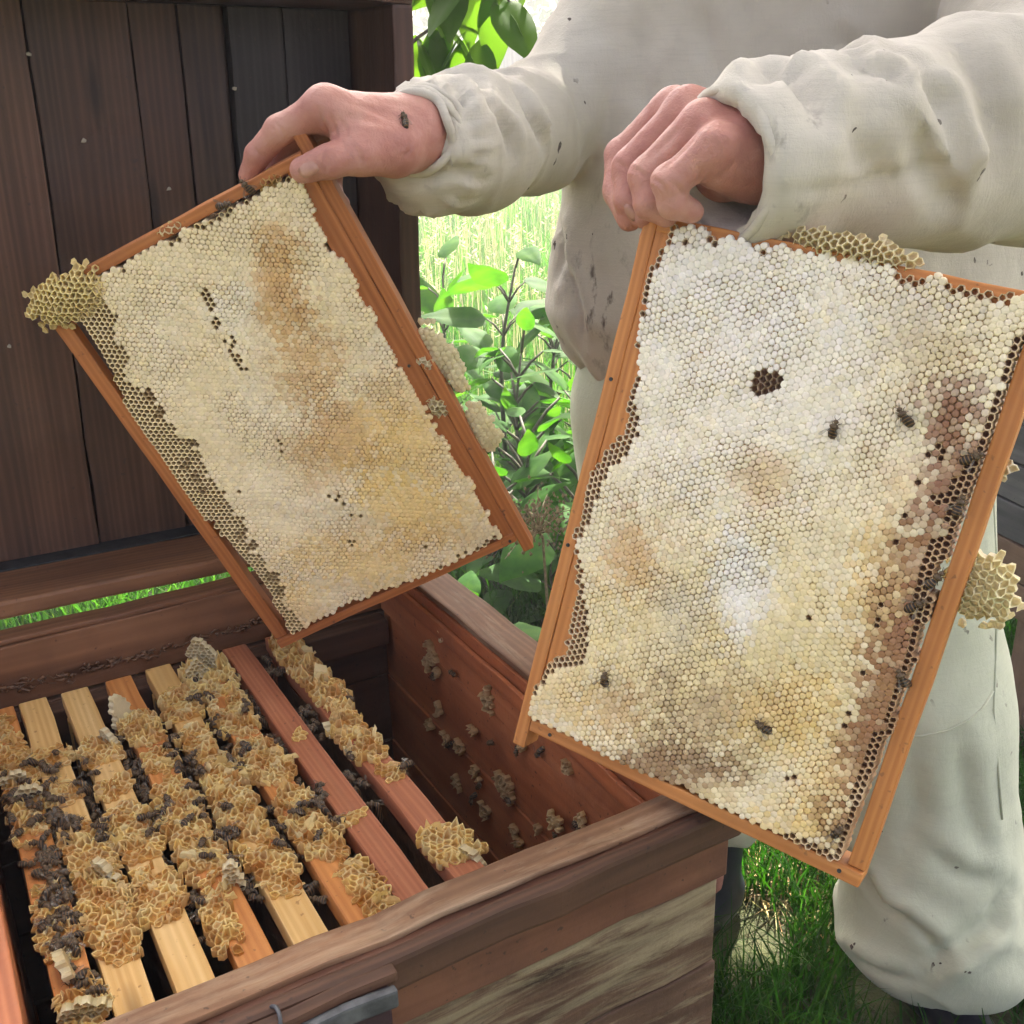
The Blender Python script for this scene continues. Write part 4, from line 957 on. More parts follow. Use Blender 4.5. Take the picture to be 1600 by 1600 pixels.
V = V+creases(V, F, [([(1338, 1345), (1375, 1410), (1440, 1465), (1470, 1500)], .014, .013, .8), ([(1572, 1390), (1550, 1440), (1500, 1480), (1430, 1520)], .014, .014, .8), ([(1300, 1480), (1370, 1520), (1450, 1545)], .010, .012, .6), ([(1420, 1180), (1430, 1260), (1410, 1340)], .007, .018, .5), ([(1500, 1160), (1510, 1260), (1540, 1350)], .008, .015, .6), ([(1450, 1330), (1500, 1370), (1560, 1380)], .008, .014, .6)])
tr_ = mesh_np('trousers', V-PO, F, M['pants'], person, True, np.zeros((len(V), 3)))
# side seam and knee patch seam of the leg
bvh = BVHTree.FromPolygons([tuple(v) for v in V], [tuple(f) for f in F])
def drape(pxs, name, r=.0016, parent=tr_, mat='pants', bv=bvh):
    P = []
    for px, py in pxs:
        h = bv.ray_cast(Vector(CAM), Vector(ray(px, py)))
        if h[0] is not None: P.append(np.array(h[0])-PO-ray(px, py)*.0012)
    if len(P) > 2: V_, F_ = tube(P, r, 5); mesh(name, V_, F_, M[mat], parent, True)
drape([(1552, 780), (1556, 860), (1558, 960), (1555, 1060), (1553, 1110), (1560, 1200), (1566, 1280)], 'side_seam')
drape([(1400, 1152), (1440, 1150), (1480, 1142), (1510, 1128), (1535, 1108), (1552, 1080)], 'patch_seam')
# boots
M['boot'] = plain('navy_rubber', (.018, .02, .032), .45, 0, 40, .3)
def boot(c, yaw, shaft, name='boot'):
    c = np.array(c); f_ = np.array([math.sin(yaw), -math.cos(yaw), 0])
    def fn(P):
        d = cap(P, c+(0, 0, .05), c+(0, 0, shaft), .050, .062); d = smin(d, cap(P, c+(0, 0, .045)-f_*.03, c+f_*.17+(0, 0, .038), .046, .038), .03)
        return np.maximum(d, .004-P[:, 2])
    V_, F_ = surf_nets(fn, c-(.26, .26, .03), c+(.26, .26, shaft+.08), .009, 2); mesh_np(name, V_-PO, F_, M['boot'], person, True)
boot((.305, 1.415, 0), -.7, .36); boot((.605, 1.235, 0), .15, .10)
# hat with brim (above the picture)
V, F = tube([(0, -.04, 1.60), (0, -.04, 1.655), (0, -.04, 1.66), (0, -.04, 1.70), (0, -.035, 1.755), (0, -.035, 1.775)], [.105, .108, .105, .104, .09, .02], 24); V = np.array(V); hat = mesh('hat', V, F, M['jacket'], person, True)
th_ = np.linspace(0, 2*math.pi, 33)[:-1]; V = [(r_*math.cos(t), -.04+r_*math.sin(t), z_-.012*math.cos(2*t)) for r_, z_ in ((.100, 1.655), (.175, 1.635), (.176, 1.631), (.100, 1.650)) for t in th_]
F = [(k*32+i, k*32+(i+1) % 32, ((k+1) % 4)*32+(i+1) % 32, ((k+1) % 4)*32+i) for k in range(4) for i in range(32)]; mesh('brim', V, F, M['jacket'], hat, True)

# ------------------------------------------------------------------ bees
s = NT('bee_body'); g = s.n('TexCoord').outputs['Object']; sx = s.n('SeparateXYZ'); s.l(g, sx.inputs[0])
w_ = s.n('Math', operation='SINE'); mu = s.n('Math', operation='MULTIPLY'); mu.inputs[1].default_value = 3400; s.l(sx.outputs[0], mu.inputs[0]); s.l(mu.outputs[0], w_.inputs[0])
stripe = s.ramp(w_.outputs[0], [(.3, (.02, .014, .01)), (.85, (.19, .105, .04))])
thx = s.n('Math', operation='GREATER_THAN'); thx.inputs[1].default_value = .0012; s.l(sx.outputs[0], thx.inputs[0])
c = s.mix(thx.outputs[0], stripe, s.ramp(s.noise(g, 1500, 2), [(.3, (.035, .024, .015)), (.7, (.17, .11, .055))]))
M['bee'] = s.done(c, .5, s.bump(s.noise(g, 2500, 2), .5, .0005), Specular_IOR_Level=.4)
s = NT('bee_wing'); s.done((.20, .18, .15), .3); tr = s.n('BsdfTransparent'); mx = s.n('MixShader'); mx.inputs[0].default_value = .4
s.l(tr.outputs[0], mx.inputs[1]); s.l(s.p.outputs[0], mx.inputs[2]); s.l(mx.outputs[0], s.out.inputs[0]); M['wing'] = s.m
def bee_mesh(curl):
    prof = [(-.0072, .0003), (-.0066, .0016), (-.005, .0026), (-.0032, .0029), (-.0014, .0025), (-.0002, .0012), (.0006, .0017), (.0016, .0026), (.0027, .0027), (.0036, .0015), (.004, .0009), (.0046, .0016), (.0054, .0017), (.0062, .0009), (.0065, .0002)]
    P = [(x, 0, .0028-curl*max(0, -x-.001)**1.3*12) for x, r in prof]; V, F = tube(P, [r for x, r in prof], 8)
    A_ = Acc(); A_.add(V, F)
    for sgn in (-1, 1):
        for x, dx, ly in ((.0032, .0018, .0031), (.0022, -.0003, .0036), (.0012, -.0030, .0036)):
            A_.add(*tube([(x, sgn*.0014, .0016), (x+dx*.5, sgn*ly*.6, .0030), (x+dx*.9, sgn*ly*.9, .0008), (x+dx, sgn*ly, .0001)], [.0003, .00025, .0002, .00014], 4))
        A_.add(*tube([(.0061, sgn*.0004, .0028), (.0074, sgn*.0014, .0036), (.0086, sgn*.0018, .0030)], [.00018, .00015, .00012], 4))   # feelers
    return A_.V, A_.F
bee_me = []
for cu in (0., .6, 1.1):
    o = mesh('bee_proto', *bee_mesh(cu), M['bee'], None, True); bee_me.append(o.data); bpy.data.objects.remove(o)
wm = []
for sgn in (-1, 1):
    for spread in (.25, .75):
        V = [(0, 0, .0042)]; n = 8
        for k in range(n+1):
            t = -1+2*k/n; l = .0088*(1-.30*t*t*(1 if t > 0 else .4)); an = spread+t*.16
            V.append((.0015-l*math.cos(an), sgn*(.0006+l*math.sin(an)), .0043+.0003*k/n))
        V[0] = (.0018, sgn*.0008, .0042); F = [(0, k, k+1) for k in range(1, n+1)]
        o = mesh('w', V, F, M['wing'], None, True); wm.append(o.data); bpy.data.objects.remove(o)
def bee(P, nrm, ang, label, group=None, scale=1., legs_=True):
    n = Vector(nrm).normalized(); a = Vector((1, 0, 0)) if abs(n.x) < .9 else Vector((0, 1, 0)); x = (a-n*a.dot(n)).normalized(); y = n.cross(x)
    x2 = x*math.cos(ang)+y*math.sin(ang); y2 = n.cross(x2); mm = Matrix.Identity(4)
    for r_ in range(3): mm[r_][0], mm[r_][1], mm[r_][2], mm[r_][3] = x2[r_]*scale, y2[r_]*scale, n[r_]*scale, P[r_]
    o = bpy.data.objects.new('honey_bee', random.choice(bee_me)); C.objects.link(o); o.matrix_world = mm; tag(o, label, 'bee', group)
    sp_ = random.choice((0, 1))
    for sd in (0, 1):
        w = bpy.data.objects.new('wing', wm[sd*2+sp_]); C.objects.link(w); w.parent = o
    return o
# in the hive: drop them on the bars, into the gaps and on the wax
VV = []; FF = []
for V_, F_ in hive_polys:
    b0 = len(VV); VV += [tuple(v) for v in V_]; FF += [tuple(i+b0 for i in f) for f in F_]
# bees in the gaps stand on the flanks of the combs, so give the gaps a floor at comb height
for x0 in list(fx)+[-.262]:
    b0 = len(VV); xg = x0+SP/2
    VV += [(xg-.009, -BL, ZB-.011), (xg+.009, -BL, ZB-.011), (xg+.009, 0, ZB-.011), (xg-.009, 0, ZB-.011)]; FF.append((b0, b0+1, b0+2, b0+3))
hb_ = BVHTree.FromPolygons(VV, FF)
rot = Matrix.Rotation(YAW, 3, 'Z')
def drop_bee(x, d_, label, group):
    h = hb_.ray_cast(Vector((x, -d_, ZB+.2)), Vector((0, 0, -1)))
    if h[0] is None: return
    p = h[0]; n = h[1] if h[1].z > 0 else -h[1]; n = (n*.5+Vector((random.uniform(-.35, .35), random.uniform(-.35, .35), 1))).normalized()
    W_ = rot@p+Vector(HO); W_ = W_+Vector((0, 0, .001)); bee(W_, rot@n, random.uniform(0, 6.28), label or bee_label(x), group, random.uniform(1.0, 1.22))
ORD = ['first', 'second', 'third', 'fourth', 'fifth', 'sixth', 'seventh', 'eighth']
def bee_label(x):
    k = min(range(8), key=lambda i: abs(fx[i]-x))
    if abs(fx[k]-x) < .0135: return 'honey bee on the top bar of the %s hive frame from the left hive wall' % ORD[k]
    if x < fx[0]: return 'honey bee between the left hive wall and the nearest hive frame'
    if x > fx[7]: return 'honey bee on the gap side of the last hive frame beside the empty space'
    i = max(j for j in range(8) if fx[j] < x); return 'honey bee in the gap between the %s and %s hive frames from the left wall' % (ORD[i], ORD[i+1])
LBEE = None; GB = 'honey bees crawling on the hive frames'
gaps = [(.5*(fx[i]+fx[i+1]), i) for i in range(7)]
clus = [  # (x, d, spread x, spread d, count)
    (-.232, .17, .026, .05, 30), (-.235, .27, .022, .05, 24), (-.236, .37, .020, .05, 26), (gaps[0][0], .20, .012, .06, 12), (gaps[1][0], .16, .010, .05, 10), (gaps[1][0], .23, .009, .04, 10),
    (gaps[2][0], .15, .010, .04, 11), (gaps[2][0], .24, .012, .05, 14), (gaps[2][0], .36, .007, .04, 7), (gaps[3][0], .17, .010, .04, 13), (gaps[3][0], .27, .012, .05, 14), (gaps[3][0], .37, .008, .03, 7), (gaps[4][0], .12, .010, .04, 9), (gaps[4][0], .22, .011, .05, 12), (gaps[4][0], .34, .009, .05, 10),
    (gaps[5][0], .10, .009, .05, 10), (gaps[5][0], .20, .008, .06, 12), (gaps[5][0], .32, .012, .04, 8), (gaps[6][0], .05, .009, .03, 6), (gaps[6][0], .16, .009, .04, 8), (gaps[6][0], .26, .008, .04, 6), (fx[1], .21, .012, .03, 4), (fx[5], .33, .012, .03, 3), (fx[3], .30, .012, .06, 3), (-.06, .07, .02, .03, 4), (fx[7]+.015, .24, .004, .12, 4)]
for (x, d_, sx_, sd_, n) in clus:
    for k in range(n): drop_bee(x+random.gauss(0, sx_*.45), min(.45, max(.015, d_+random.gauss(0, sd_*.6))), LBEE, GB)
# a few on the inside of the right wall
for d_, z_ in ((.12, -.01), (.22, -.09), (.30, .0), (.37, -.055), (.42, -.07), (.25, -.02), (.17, .02), (.405, -.02), (.28, -.07), (.20, -.12), (.34, .02), (.44, -.10), (.15, -.08), (.39, -.09)):
    p = rot@Vector((XR-.0445, -d_, ZB-.02+z_))+Vector(HO); bee(p, rot@Vector((-1, 0, 0)), random.uniform(0, 6.28), 'honey bee clinging to the reddish inner hive wall', 'honey bees on the inner hive wall')
def bee_on(f, px, py, w, ang, label, group=None): bee(f.hit(px, py, w), f.w, ang, label, group, 1.12)
bee_on(FL, 350, 320, .0062, .3, 'honey bee at the comb edge below the frame corner bar, beside another bee'); bee_on(FL, 386, 291, .004, 2.2, 'honey bee on the ragged wax crust along the side bar near the index finger')
GR = 'honey bees on the white capped comb'
bee_on(FR, 1303, 672, .0068, 1.2, 'honey bee head up on white capped comb right of the brown hole'); bee_on(FR, 1414, 652, .0068, 2.1, 'honey bee slanting on capped comb beside the brown stained strip')
bee_on(FR, 946, 1062, .0068, 1.3, 'honey bee on cream capped comb near the wooden top bar'); bee_on(FR, 1194, 1136, .0068, 2.4, 'honey bee on yellowish capped comb above the lower side bar')
for (px, py, an) in ((1520, 715, .4), (1500, 790, 1.2), (1462, 905, .8), (1410, 1060, 1.9)):
    bee_on(FR, px, py, .0062, an, 'honey bee on the dark brown comb strip beside the bottom bar', 'honey bees at the comb edge')
bee_on(FR, 1432, 945, .0068, .5, 'honey bee on the brown comb strip next to dark open cells'); bee_on(FR, 1308, 1300, .006, .9, 'honey bee at the lower corner of the comb by the bottom bar')
h = bvh_hand.ray_cast(Vector(CAM), Vector(ray(631, 190)))
if h[0] is not None: bee(h[0], h[1], 1.9, 'honey bee sitting on the wrist beside the elastic cuff', None, 1.1)

# ------------------------------------------------------------------ vegetation
M['grass'] = foliage('grass_blade', ((.03, .085, .016), (.046, .12, .022), (.075, .155, .035)), .5, .42, (1.25, 1.8, .55), 3)
M['leaf'] = foliage('broad_leaf', ((.020, .066, .012), (.034, .10, .016), (.055, .13, .02)), .62, .40, (1.9, 2.2, .5), 14)
M['tree_leaf'] = foliage('tree_leaf', ((.045, .09, .015), (.065, .12, .02), (.09, .14, .028)), .4, .40, (1.8, 2.1, .5), 5)
M['bark'] = plain('bark', (.10, .08, .06), .9, 0, 18, .5, .9)
M['stem'] = plain('plant_stem', (.075, .07, .045), .7, 0, 60, .4)
M['seed'] = plain('dry_seed_head', (.17, .13, .075), .9, 0, 90, .5)
def blades(n, xyf, hr, wr, bend, tone, seed):
    r = np.random.default_rng(seed); xy = xyf(n, r); n = len(xy)
    h = r.uniform(*hr, n)*(.7+.3*fbm(xy, .9, 2, seed)); w = r.uniform(*wr, n); an = r.uniform(0, 2*np.pi, n); ba = r.uniform(0, 2*np.pi, n); bd = h*r.uniform(.1, bend, n)
    dx, dy = np.cos(an), np.sin(an); bx, by = np.cos(ba)*bd, np.sin(ba)*bd
    rows = []
    for t, wf in ((0, 1.), (.4, .95), (.75, .65)):
        cx, cy, cz = xy[:, 0]+bx*t*t, xy[:, 1]+by*t*t, h*(t-.22*t*t*bd/np.maximum(h, 1e-3))
        for sg in (-1, 1): rows.append(np.stack([cx+sg*dx*w*wf/2, cy+sg*dy*w*wf/2, cz-.01*(t == 0)], 1))
    rows.append(np.stack([xy[:, 0]+bx, xy[:, 1]+by, h*(1-.22*bd/np.maximum(h, 1e-3))], 1))
    V = np.stack(rows, 1).reshape(-1, 3); b = np.arange(n)[:, None]*7
    F = np.concatenate([b+np.array([[0, 1, 3, 2]]), b+np.array([[2, 3, 5, 4]]), b+np.array([[4, 5, 6, 6]])])
    tn = r.uniform(.65, 1.25, n); cc = np.stack([tn*r.uniform(.85, 1.25, n), tn, tn*r.uniform(.7, 1.1, n)], 1)*np.array(tone)
    dry = r.random(n) < .07; cc[dry] *= (2.0, 1.35, 1.4)
    return V, F, np.repeat(cc, 7, 0)
def tri_fix(F):
    t = F[:, 2] == F[:, 3]; return F[~t], F[t][:, :3]
def grass_obj(name, label, groups, mat):
    V = []; Q = []; T = []; K = []; o_ = 0
    for g_ in groups:
        v, f, k = blades(*g_); q, t = tri_fix(f); V.append(v); Q.append(q+o_); T.append(t+o_); K.append(k); o_ += len(v)
    V = np.concatenate(V); K = np.concatenate(K); Q = np.concatenate(Q); T = np.concatenate(T)
    me = bpy.data.meshes.new(name); me.vertices.add(len(V)); me.vertices.foreach_set('co', V.astype(np.float32).ravel())
    me.loops.add(Q.size+T.size); me.loops.foreach_set('vertex_index', np.concatenate([Q.ravel(), T.ravel()]).astype(np.int32))
    me.polygons.add(len(Q)+len(T)); me.polygons.foreach_set('loop_start', np.concatenate([np.arange(len(Q))*4, Q.size+np.arange(len(T))*3]).astype(np.int32)); me.update(calc_edges=True)
    return tag(finish(name, me, mat, None, False, K, None), label, 'grass', kind='stuff')
def hive_free(xy):
    q = xy-HO[:2]; lx = q@bax[:2]; ly = -(q@dax[:2]); a = (lx > XL-.05) & (lx < XR+.02) & (ly > YF-.02) & (ly < YB+.16)
    b = np.hypot(xy[:, 0]-.6, xy[:, 1]-1.2) < .12; c_ = np.hypot(xy[:, 0]-.345, xy[:, 1]-1.36) < .09
    return xy[~(a | b | c_)]
def near_xy(n, r): return hive_free(np.stack([r.uniform(-1.3, 2.2, n), r.uniform(.3, 2.6, n)], 1))
def corner_xy(n, r): return hive_free(np.stack([r.uniform(.2, 1.5, n), r.uniform(1.0, 2.6, n)], 1))
def straw_xy(n, r): return hive_free(np.stack([r.normal(.43, .07, n), r.normal(1.62, .10, n)], 1))
def mid_xy(n, r):
    y = r.uniform(2.3, 5.5, n); return np.stack([r.uniform(-.62, .62, n)*y, y], 1)
def far_xy(n, r):
    y = 5+11*r.random(n)**.8; return np.stack([r.uniform(-.5, .42, n)*y, y], 1)
def wide_xy(n, r): return np.stack([r.uniform(-9, 9, n), r.uniform(2.2, 16, n)], 1)
grass_obj('short_grass', 'short dark green grass around the hive and boots', [(52000, near_xy, (.06, .20), (.002, .005), .9, (.5, .62, .55), 1), (16000, corner_xy, (.06, .22), (.002, .005), .9, (.5, .62, .55), 7)], M['grass'])
grass_obj('meadow_grass', 'tall sunlit meadow grass beyond the hive', [(26000, mid_xy, (.18, .50), (.003, .007), .8, (1, 1, 1), 2), (30000, far_xy, (.3, .75), (.005, .011), .8, (1.15, 1.1, 1), 3), (9000, wide_xy, (.2, .5), (.006, .012), .8, (1, 1, 1), 4)], M['grass'])
M['straw'] = foliage('dry_straw', ((.32, .26, .14), (.42, .35, .2), (.5, .44, .28)), .7, .3, (1, 1, .8), 6)
grass_obj('dry_straw', 'dry pale straw lying in the sunlit patch beside the boot', [(2600, straw_xy, (.01, .05), (.003, .006), 3.5, (1, 1, 1), 9)], M['straw'])
# pale seed panicles over the meadow
r = np.random.default_rng(5); V = []; F = []; K = []
yy = 3.6+9*r.random(1500)**.9; xx = r.uniform(-.42, .30, 1500)*yy
for x, y in zip(xx, yy):
    h = r.uniform(.35, .75); lx, ly = r.uniform(-.08, .08, 2)
    for k in range(14):
        t = k/14; c0 = np.array([x+lx*t, y+ly*t, h+.10*t]); an = r.uniform(0, 6.28); l = .012+.022*(1-t); d3 = np.array([math.cos(an)*l, math.sin(an)*l, .008]); q = np.array([-math.sin(an), math.cos(an), 0])*.0035
        b0 = len(V); V += [c0-q, c0+q, c0+d3+q*.6, c0+d3-q*.6]; F.append((b0, b0+1, b0+2, b0+3))
    b0 = len(V); V += [(x-.0015, y, 0), (x+.0015, y, 0), (x+lx+.001, y+ly, h+.1), (x+lx-.001, y+ly, h+.1)]; F.append((b0, b0+1, b0+2, b0+3))
tag(mesh_np('grass_seed_heads', V, F, foliage('seed_panicle', ((.22, .21, .12), (.3, .29, .17), (.38, .36, .24)), .7, .35, (1.1, 1.1, .9), 6), None, False, np.ones((len(V), 3))), 'pale feathery grass seed heads over the meadow', 'grass', kind='stuff')

def leaf_geo(L, Wd, droop, fold=.25, nu=9, nv=4, wave=.04, tip=1.6, seed=0., shape=.8):
    """ovate leaf along +x with petiole at origin, curving down"""
    V = []; F = []
    for i in range(nu+1):
        t = i/nu; w = Wd*.5*(math.sin(math.pi*min(1, t**shape))**.85)*(1-.25*t) if 0 < t < 1 else .002
        an = -droop*t*t*1.2+.35; x = L*t*math.cos(droop*t*.6); z = L*(.18*t-droop*.5*t*t)
        for j in range(-nv, nv+1):
            s_ = j/nv; V.append((x-.12*w*abs(s_), w*s_, z+fold*w*abs(s_)-.25*w*s_*s_+wave*L*.25*math.sin(t*17+seed+s_*2)*abs(s_)))
    m_ = 2*nv+1
    for i in range(nu):
        for j in range(m_-1): F.append((i*m_+j, i*m_+j+1, (i+1)*m_+j+1, (i+1)*m_+j))
    return np.array(V), F
leaf_lib = {}
def leaf_mesh(kind, k, mat):
    key = (kind, k)
    if key not in leaf_lib:
        L, Wd, dr = {'big': (.20, .115, .5), 'mid': (.13, .06, .5), 'burdock': (.26, .20, .55), 'wal': (.11, .052, .35)}[kind]
        V, F = leaf_geo(L, Wd, dr+.35*(k-1), .22, seed=k*2.1, shape=.7 if kind != 'wal' else .9); tn = (.85, 1.0, 1.2)[k]
        o = mesh('l', V, F, mat, None, True, np.tile((tn, tn, tn), (len(V), 1))); leaf_lib[key] = o.data; bpy.data.objects.remove(o)
    return leaf_lib[key]
def put_leaf(parent, p, yaw, pitch, roll, sc, kind, mat):
    o = bpy.data.objects.new('leaf', leaf_mesh(kind, random.randrange(3), mat)); C.objects.link(o); o.parent = parent; o.location = tuple(p); o.rotation_euler = (roll, pitch, yaw); o.scale = (sc,)*3; return o
def stalk_plant(base, h, n, kind, label, sc=1., lean=(0, 0), cat='plant', name='leafy_plant', mat='leaf', grp=None, t0=.25):
    r_ = tag(empty(name, base), label, cat, grp)
    P = [(lean[0]*t*t+.012*math.sin(t*7), lean[1]*t*t, h*t) for t in np.linspace(0, 1, 9)]; V, F = tube(P, np.linspace(.009, .003, 9)*min(1.2, h+.3), 7); mesh('stem', V, F, M['stem'], r_, True)
    for k in range(n):
        t = t0+(1-t0)*k/max(1, n-1); i = min(8, int(t*8)); p = np.array(P[i]); yw = k*2.4+random.uniform(-.3, .3)
        L = .05*sc; q = p+np.array([math.cos(yw)*L, math.sin(yw)*L, .05*sc]); V, F = tube([p-np.array([0, 0, .004]), (p+q)/2+np.array([0, 0, .006]), q], [.0035*sc, .003*sc, .0022*sc], 5); mesh('leaf_stalk', V, F, M['stem'], r_, True)
        put_leaf(r_, q-np.array([math.cos(yw), math.sin(yw), 0])*.004, yw, random.uniform(-.7, .6)-.15*t, random.uniform(-.5, .5), sc*(1.15-.4*t)*random.uniform(.7, 1.2), kind, M[mat])
    return r_
stalk_plant((-.03, 3.15, 0), .80, 24, 'big', 'tall broad-leaved plant with a purplish stem beside the meadow', 1.05, (.05, 0))
stalk_plant((.22, 2.9, 0), .58, 20, 'big', 'bushy green plant between the tall stemmed plant and the trouser leg', 1.0, (-.04, .02))
stalk_plant((-.22, 2.75, 0), .46, 18, 'mid', 'low leafy plant right behind the tilted honey frame', .9)
stalk_plant((.10, 2.35, 0), .30, 9, 'burdock', 'burdock clump with wide dull leaves behind the hive corner', .75, t0=.1)
stalk_plant((-.10, 2.15, 0), .22, 8, 'burdock', 'shaded burdock rosette close behind the hive wall', .75, t0=.1)
stalk_plant((.22, 2.0, 0), .20, 8, 'burdock', 'shaded wide-leaved rosette between the hive and the boots', .7, t0=.1)
stalk_plant((.02, 1.72, 0), .34, 8, 'burdock', 'blue-green broad leaves rising against the right hive wall', .8, t0=.15)
stalk_plant((1.25, 2.3, 0), .35, 8, 'burdock', 'dark leafy clump beside the neighbouring hive', .8, t0=.1)
stalk_plant((.12, 3.3, 0), .68, 22, 'big', 'large-leaved plant just right of the purplish stem, leaning to the trousers', 1.1, (.06, 0))
stalk_plant((-.18, 3.5, 0), .72, 20, 'big', 'leafy plant behind the tall purplish stem at the meadow edge', 1.0, (-.03, 0))
stalk_plant((.05, 2.6, 0), .48, 22, 'mid', 'small-leaved green plant at the foot of the purplish stem', 1.5)
stalk_plant((-.05, 2.5, 0), .36, 20, 'mid', 'low bushy weed right behind the hive rim', 1.5, t0=.08)
stalk_plant((.18, 2.55, 0), .40, 22, 'mid', 'leafy weed beside the beekeeper behind the burdock', 1.5, t0=.08)
stalk_plant((.03, 2.95, 0), .60, 24, 'mid', 'slender leafy weed in front of the purplish stem', 1.4, t0=.15)
# dry seed heads hanging over the broad leaves
dr_ = tag(empty('dry_seed_plant', (.06, 1.98, 0)), 'dead brown umbel plant drooping over the broad leaves', 'plant')
V, F = tube([(0, 0, 0), (.01, .01, .25), (.0, 0, .45), (-.03, -.02, .52)], [.004, .0035, .003, .002], 6); mesh('stem', V, F, M['seed'], dr_, True)
A_ = Acc(); rr = np.random.default_rng(8)
for k in range(420):
    c0 = np.array([-.03, -.02, .52])+rr.normal(0, 1, 3)*(.065, .04, .028)+(.0, 0, -.02); sz = rr.uniform(.002, .0055)
    A_.add([c0+(sz, 0, 0), c0+(-sz*.5, sz*.8, 0), c0+(-sz*.5, -sz*.8, 0), c0+(0, 0, sz*1.3), c0-(0, 0, sz)], [(0, 1, 3), (1, 2, 3), (2, 0, 3), (1, 0, 4), (2, 1, 4), (0, 2, 4)])
o = A_.build('seed_head', M['seed'], dr_); o['kind'] = 'stuff'
A_ = Acc()
for k in range(26):
    e = np.array([-.03, -.02, .50])+rr.normal(0, 1, 3)*(.06, .04, .022); A_.add(*tube([(-.01, 0, .46), (np.array((-.01, 0, .47))+e)/2+(0, 0, .012), e], [.0012, .001, .0008], 4))
A_.build('umbel_ray', M['seed'], dr_)

# walnut-like sapling behind the lid, its leaves hang into the gap above the sleeve
sap = tag(empty('sapling', (-.27, 2.35, 0)), 'young tree with large oval yellow-green leaves behind the hive cover', 'tree')
trunk = [(0, 0, 0), (.02, .01, .5), (.03, 0, 1.0), (.07, 0, 1.35), (.13, 0, 1.62)]; V, F = tube(trunk, [.016, .014, .012, .009, .006], 8); mesh('trunk', V, F, M['bark'], sap, True)
A_ = Acc()
twigs = []
for k, (a_, b_) in enumerate((((.10, 0, 1.48), (.30, -.02, 1.43)), ((.12, 0, 1.58), (.36, .02, 1.52)), ((.07, 0, 1.35), (.24, .03, 1.38)), ((.13, 0, 1.62), (.05, -.03, 1.80)), ((.05, 0, 1.2), (-.2, .1, 1.4)), ((.12, 0, 1.55), (.28, .05, 1.66)))):
    a_, b_ = np.array(a_), np.array(b_); P = [a_+(b_-a_)*t+np.array([0, 0, .04*math.sin(t*3.1)]) for t in np.linspace(0, 1, 6)]; A_.add(*tube(P, np.linspace(.0045, .0018, 6), 6)); twigs.append(P)
A_.build('branch', M['bark'], sap, True)
for P in twigs:
    for k in range(9):
        p = P[min(5, 1+k//2)]+np.random.default_rng(k).normal(0, .006, 3); put_leaf(sap, p, random.uniform(0, 6.28), random.uniform(.5, 1.4), random.uniform(-.7, .7), random.uniform(1.1, 1.8), 'wal', M['tree_leaf'])

# unseen tree added to shade hive and beekeeper, out of view beside and above
def crown_leaves(cs, n, size, seed, holes=()):
    r = np.random.default_rng(seed); V = []; K = []
    cs = np.array(cs, float); vol = cs[:, 3]**2; idx = r.choice(len(cs), n, p=vol/vol.sum())
    d = r.normal(size=(n, 3)); d /= np.linalg.norm(d, axis=1)[:, None]; d *= (r.random(n)**.45)[:, None]
    Pp = cs[idx, :3]+d*cs[idx, 3:4]*np.array([1, 1, .75])
    for (hp, hr_) in holes:   # openings cut in the added crown to let sun reach chosen spots
        q = Pp-np.array(hp); t = q@SUN; ds = np.linalg.norm(q-t[:, None]*SUN, axis=1); Pp = Pp[ds > hr_]
    n = len(Pp); a = r.normal(size=(n, 3)); a /= np.linalg.norm(a, axis=1)[:, None]; b = np.cross(a, r.normal(size=(n, 3))); b /= np.linalg.norm(b, axis=1)[:, None]
    L = r.uniform(.7, 1.2, n)[:, None]*size; nn = np.cross(a, b)
    V = np.stack([Pp-a*L*.5, Pp+b*L*.28+nn*L*.06, Pp+a*L*.5, Pp-b*L*.28+nn*L*.06], 1).reshape(-1, 3); F = np.arange(n*4).reshape(-1, 4)
    tn = r.uniform(.7, 1.25, n); return V, F, np.repeat(np.stack([tn*r.uniform(.9, 1.2, n), tn, tn*.9], 1), 4, 0)
def tree(base, trunk_pts, tr0, limbs, cs, n, size, label, seed, name='added_shade_tree', holes=(), grp=None, mat='tree_leaf'):
    t = tag(empty(name, base), label, 'tree', grp); b = np.array(base, float)
    A_ = Acc(); A_.add(*tube(trunk_pts, np.linspace(tr0, tr0*.45, len(trunk_pts)), 10))
    for l in limbs: A_.add(*tube(l, np.linspace(tr0*.5, tr0*.12, len(l)), 7))
    A_.build('trunk', M['bark'], t, True)
    V, F, K = crown_leaves(cs, n, size, seed, [(np.array(h_)-b, r_) for h_, r_ in holes]); o = mesh_np('crown', V, F, M[mat], t, False, K); o['kind'] = 'stuff'; return t
TB = np.array([2.9, 3.9, 0]); cc = np.array([.2, 1.15, .75])+SUN*3.9-TB      # crown centre sits on the sun ray to the hive
cs = [(cc[0]+x, cc[1]+y, cc[2]+z, r_) for x, y, z, r_ in ((0, 0, 0, .95), (-.9, -.1, .1, .75), (.9, .1, .0, .85), (-.3, .8, .1, .75), (.5, .75, .1, .8), (-.4, -.75, -.05, .7), (.5, -.75, .0, .75), (1.5, .4, -.1, .8), (-1.35, .3, .1, .55), (1.2, -.5, .1, .7), (0, .1, .7, .9), (1.9, .9, .3, .8))] + [(x-TB[0], y-TB[1], z, r_) for x, y, z, r_ in ((.3, 1.3, 3.7, .8), (-.7, 1.7, 3.7, .7), (1.3, 1.3, 3.6, .8), (.3, 2.3, 3.9, .8), (-.4, .7, 3.6, .6), (1.0, .5, 3.6, .7), (2.1, 1.9, 3.7, .9), (2.3, 3.0, 3.9, .9))]  # second list: overhead clumps added to hold back sky light from above
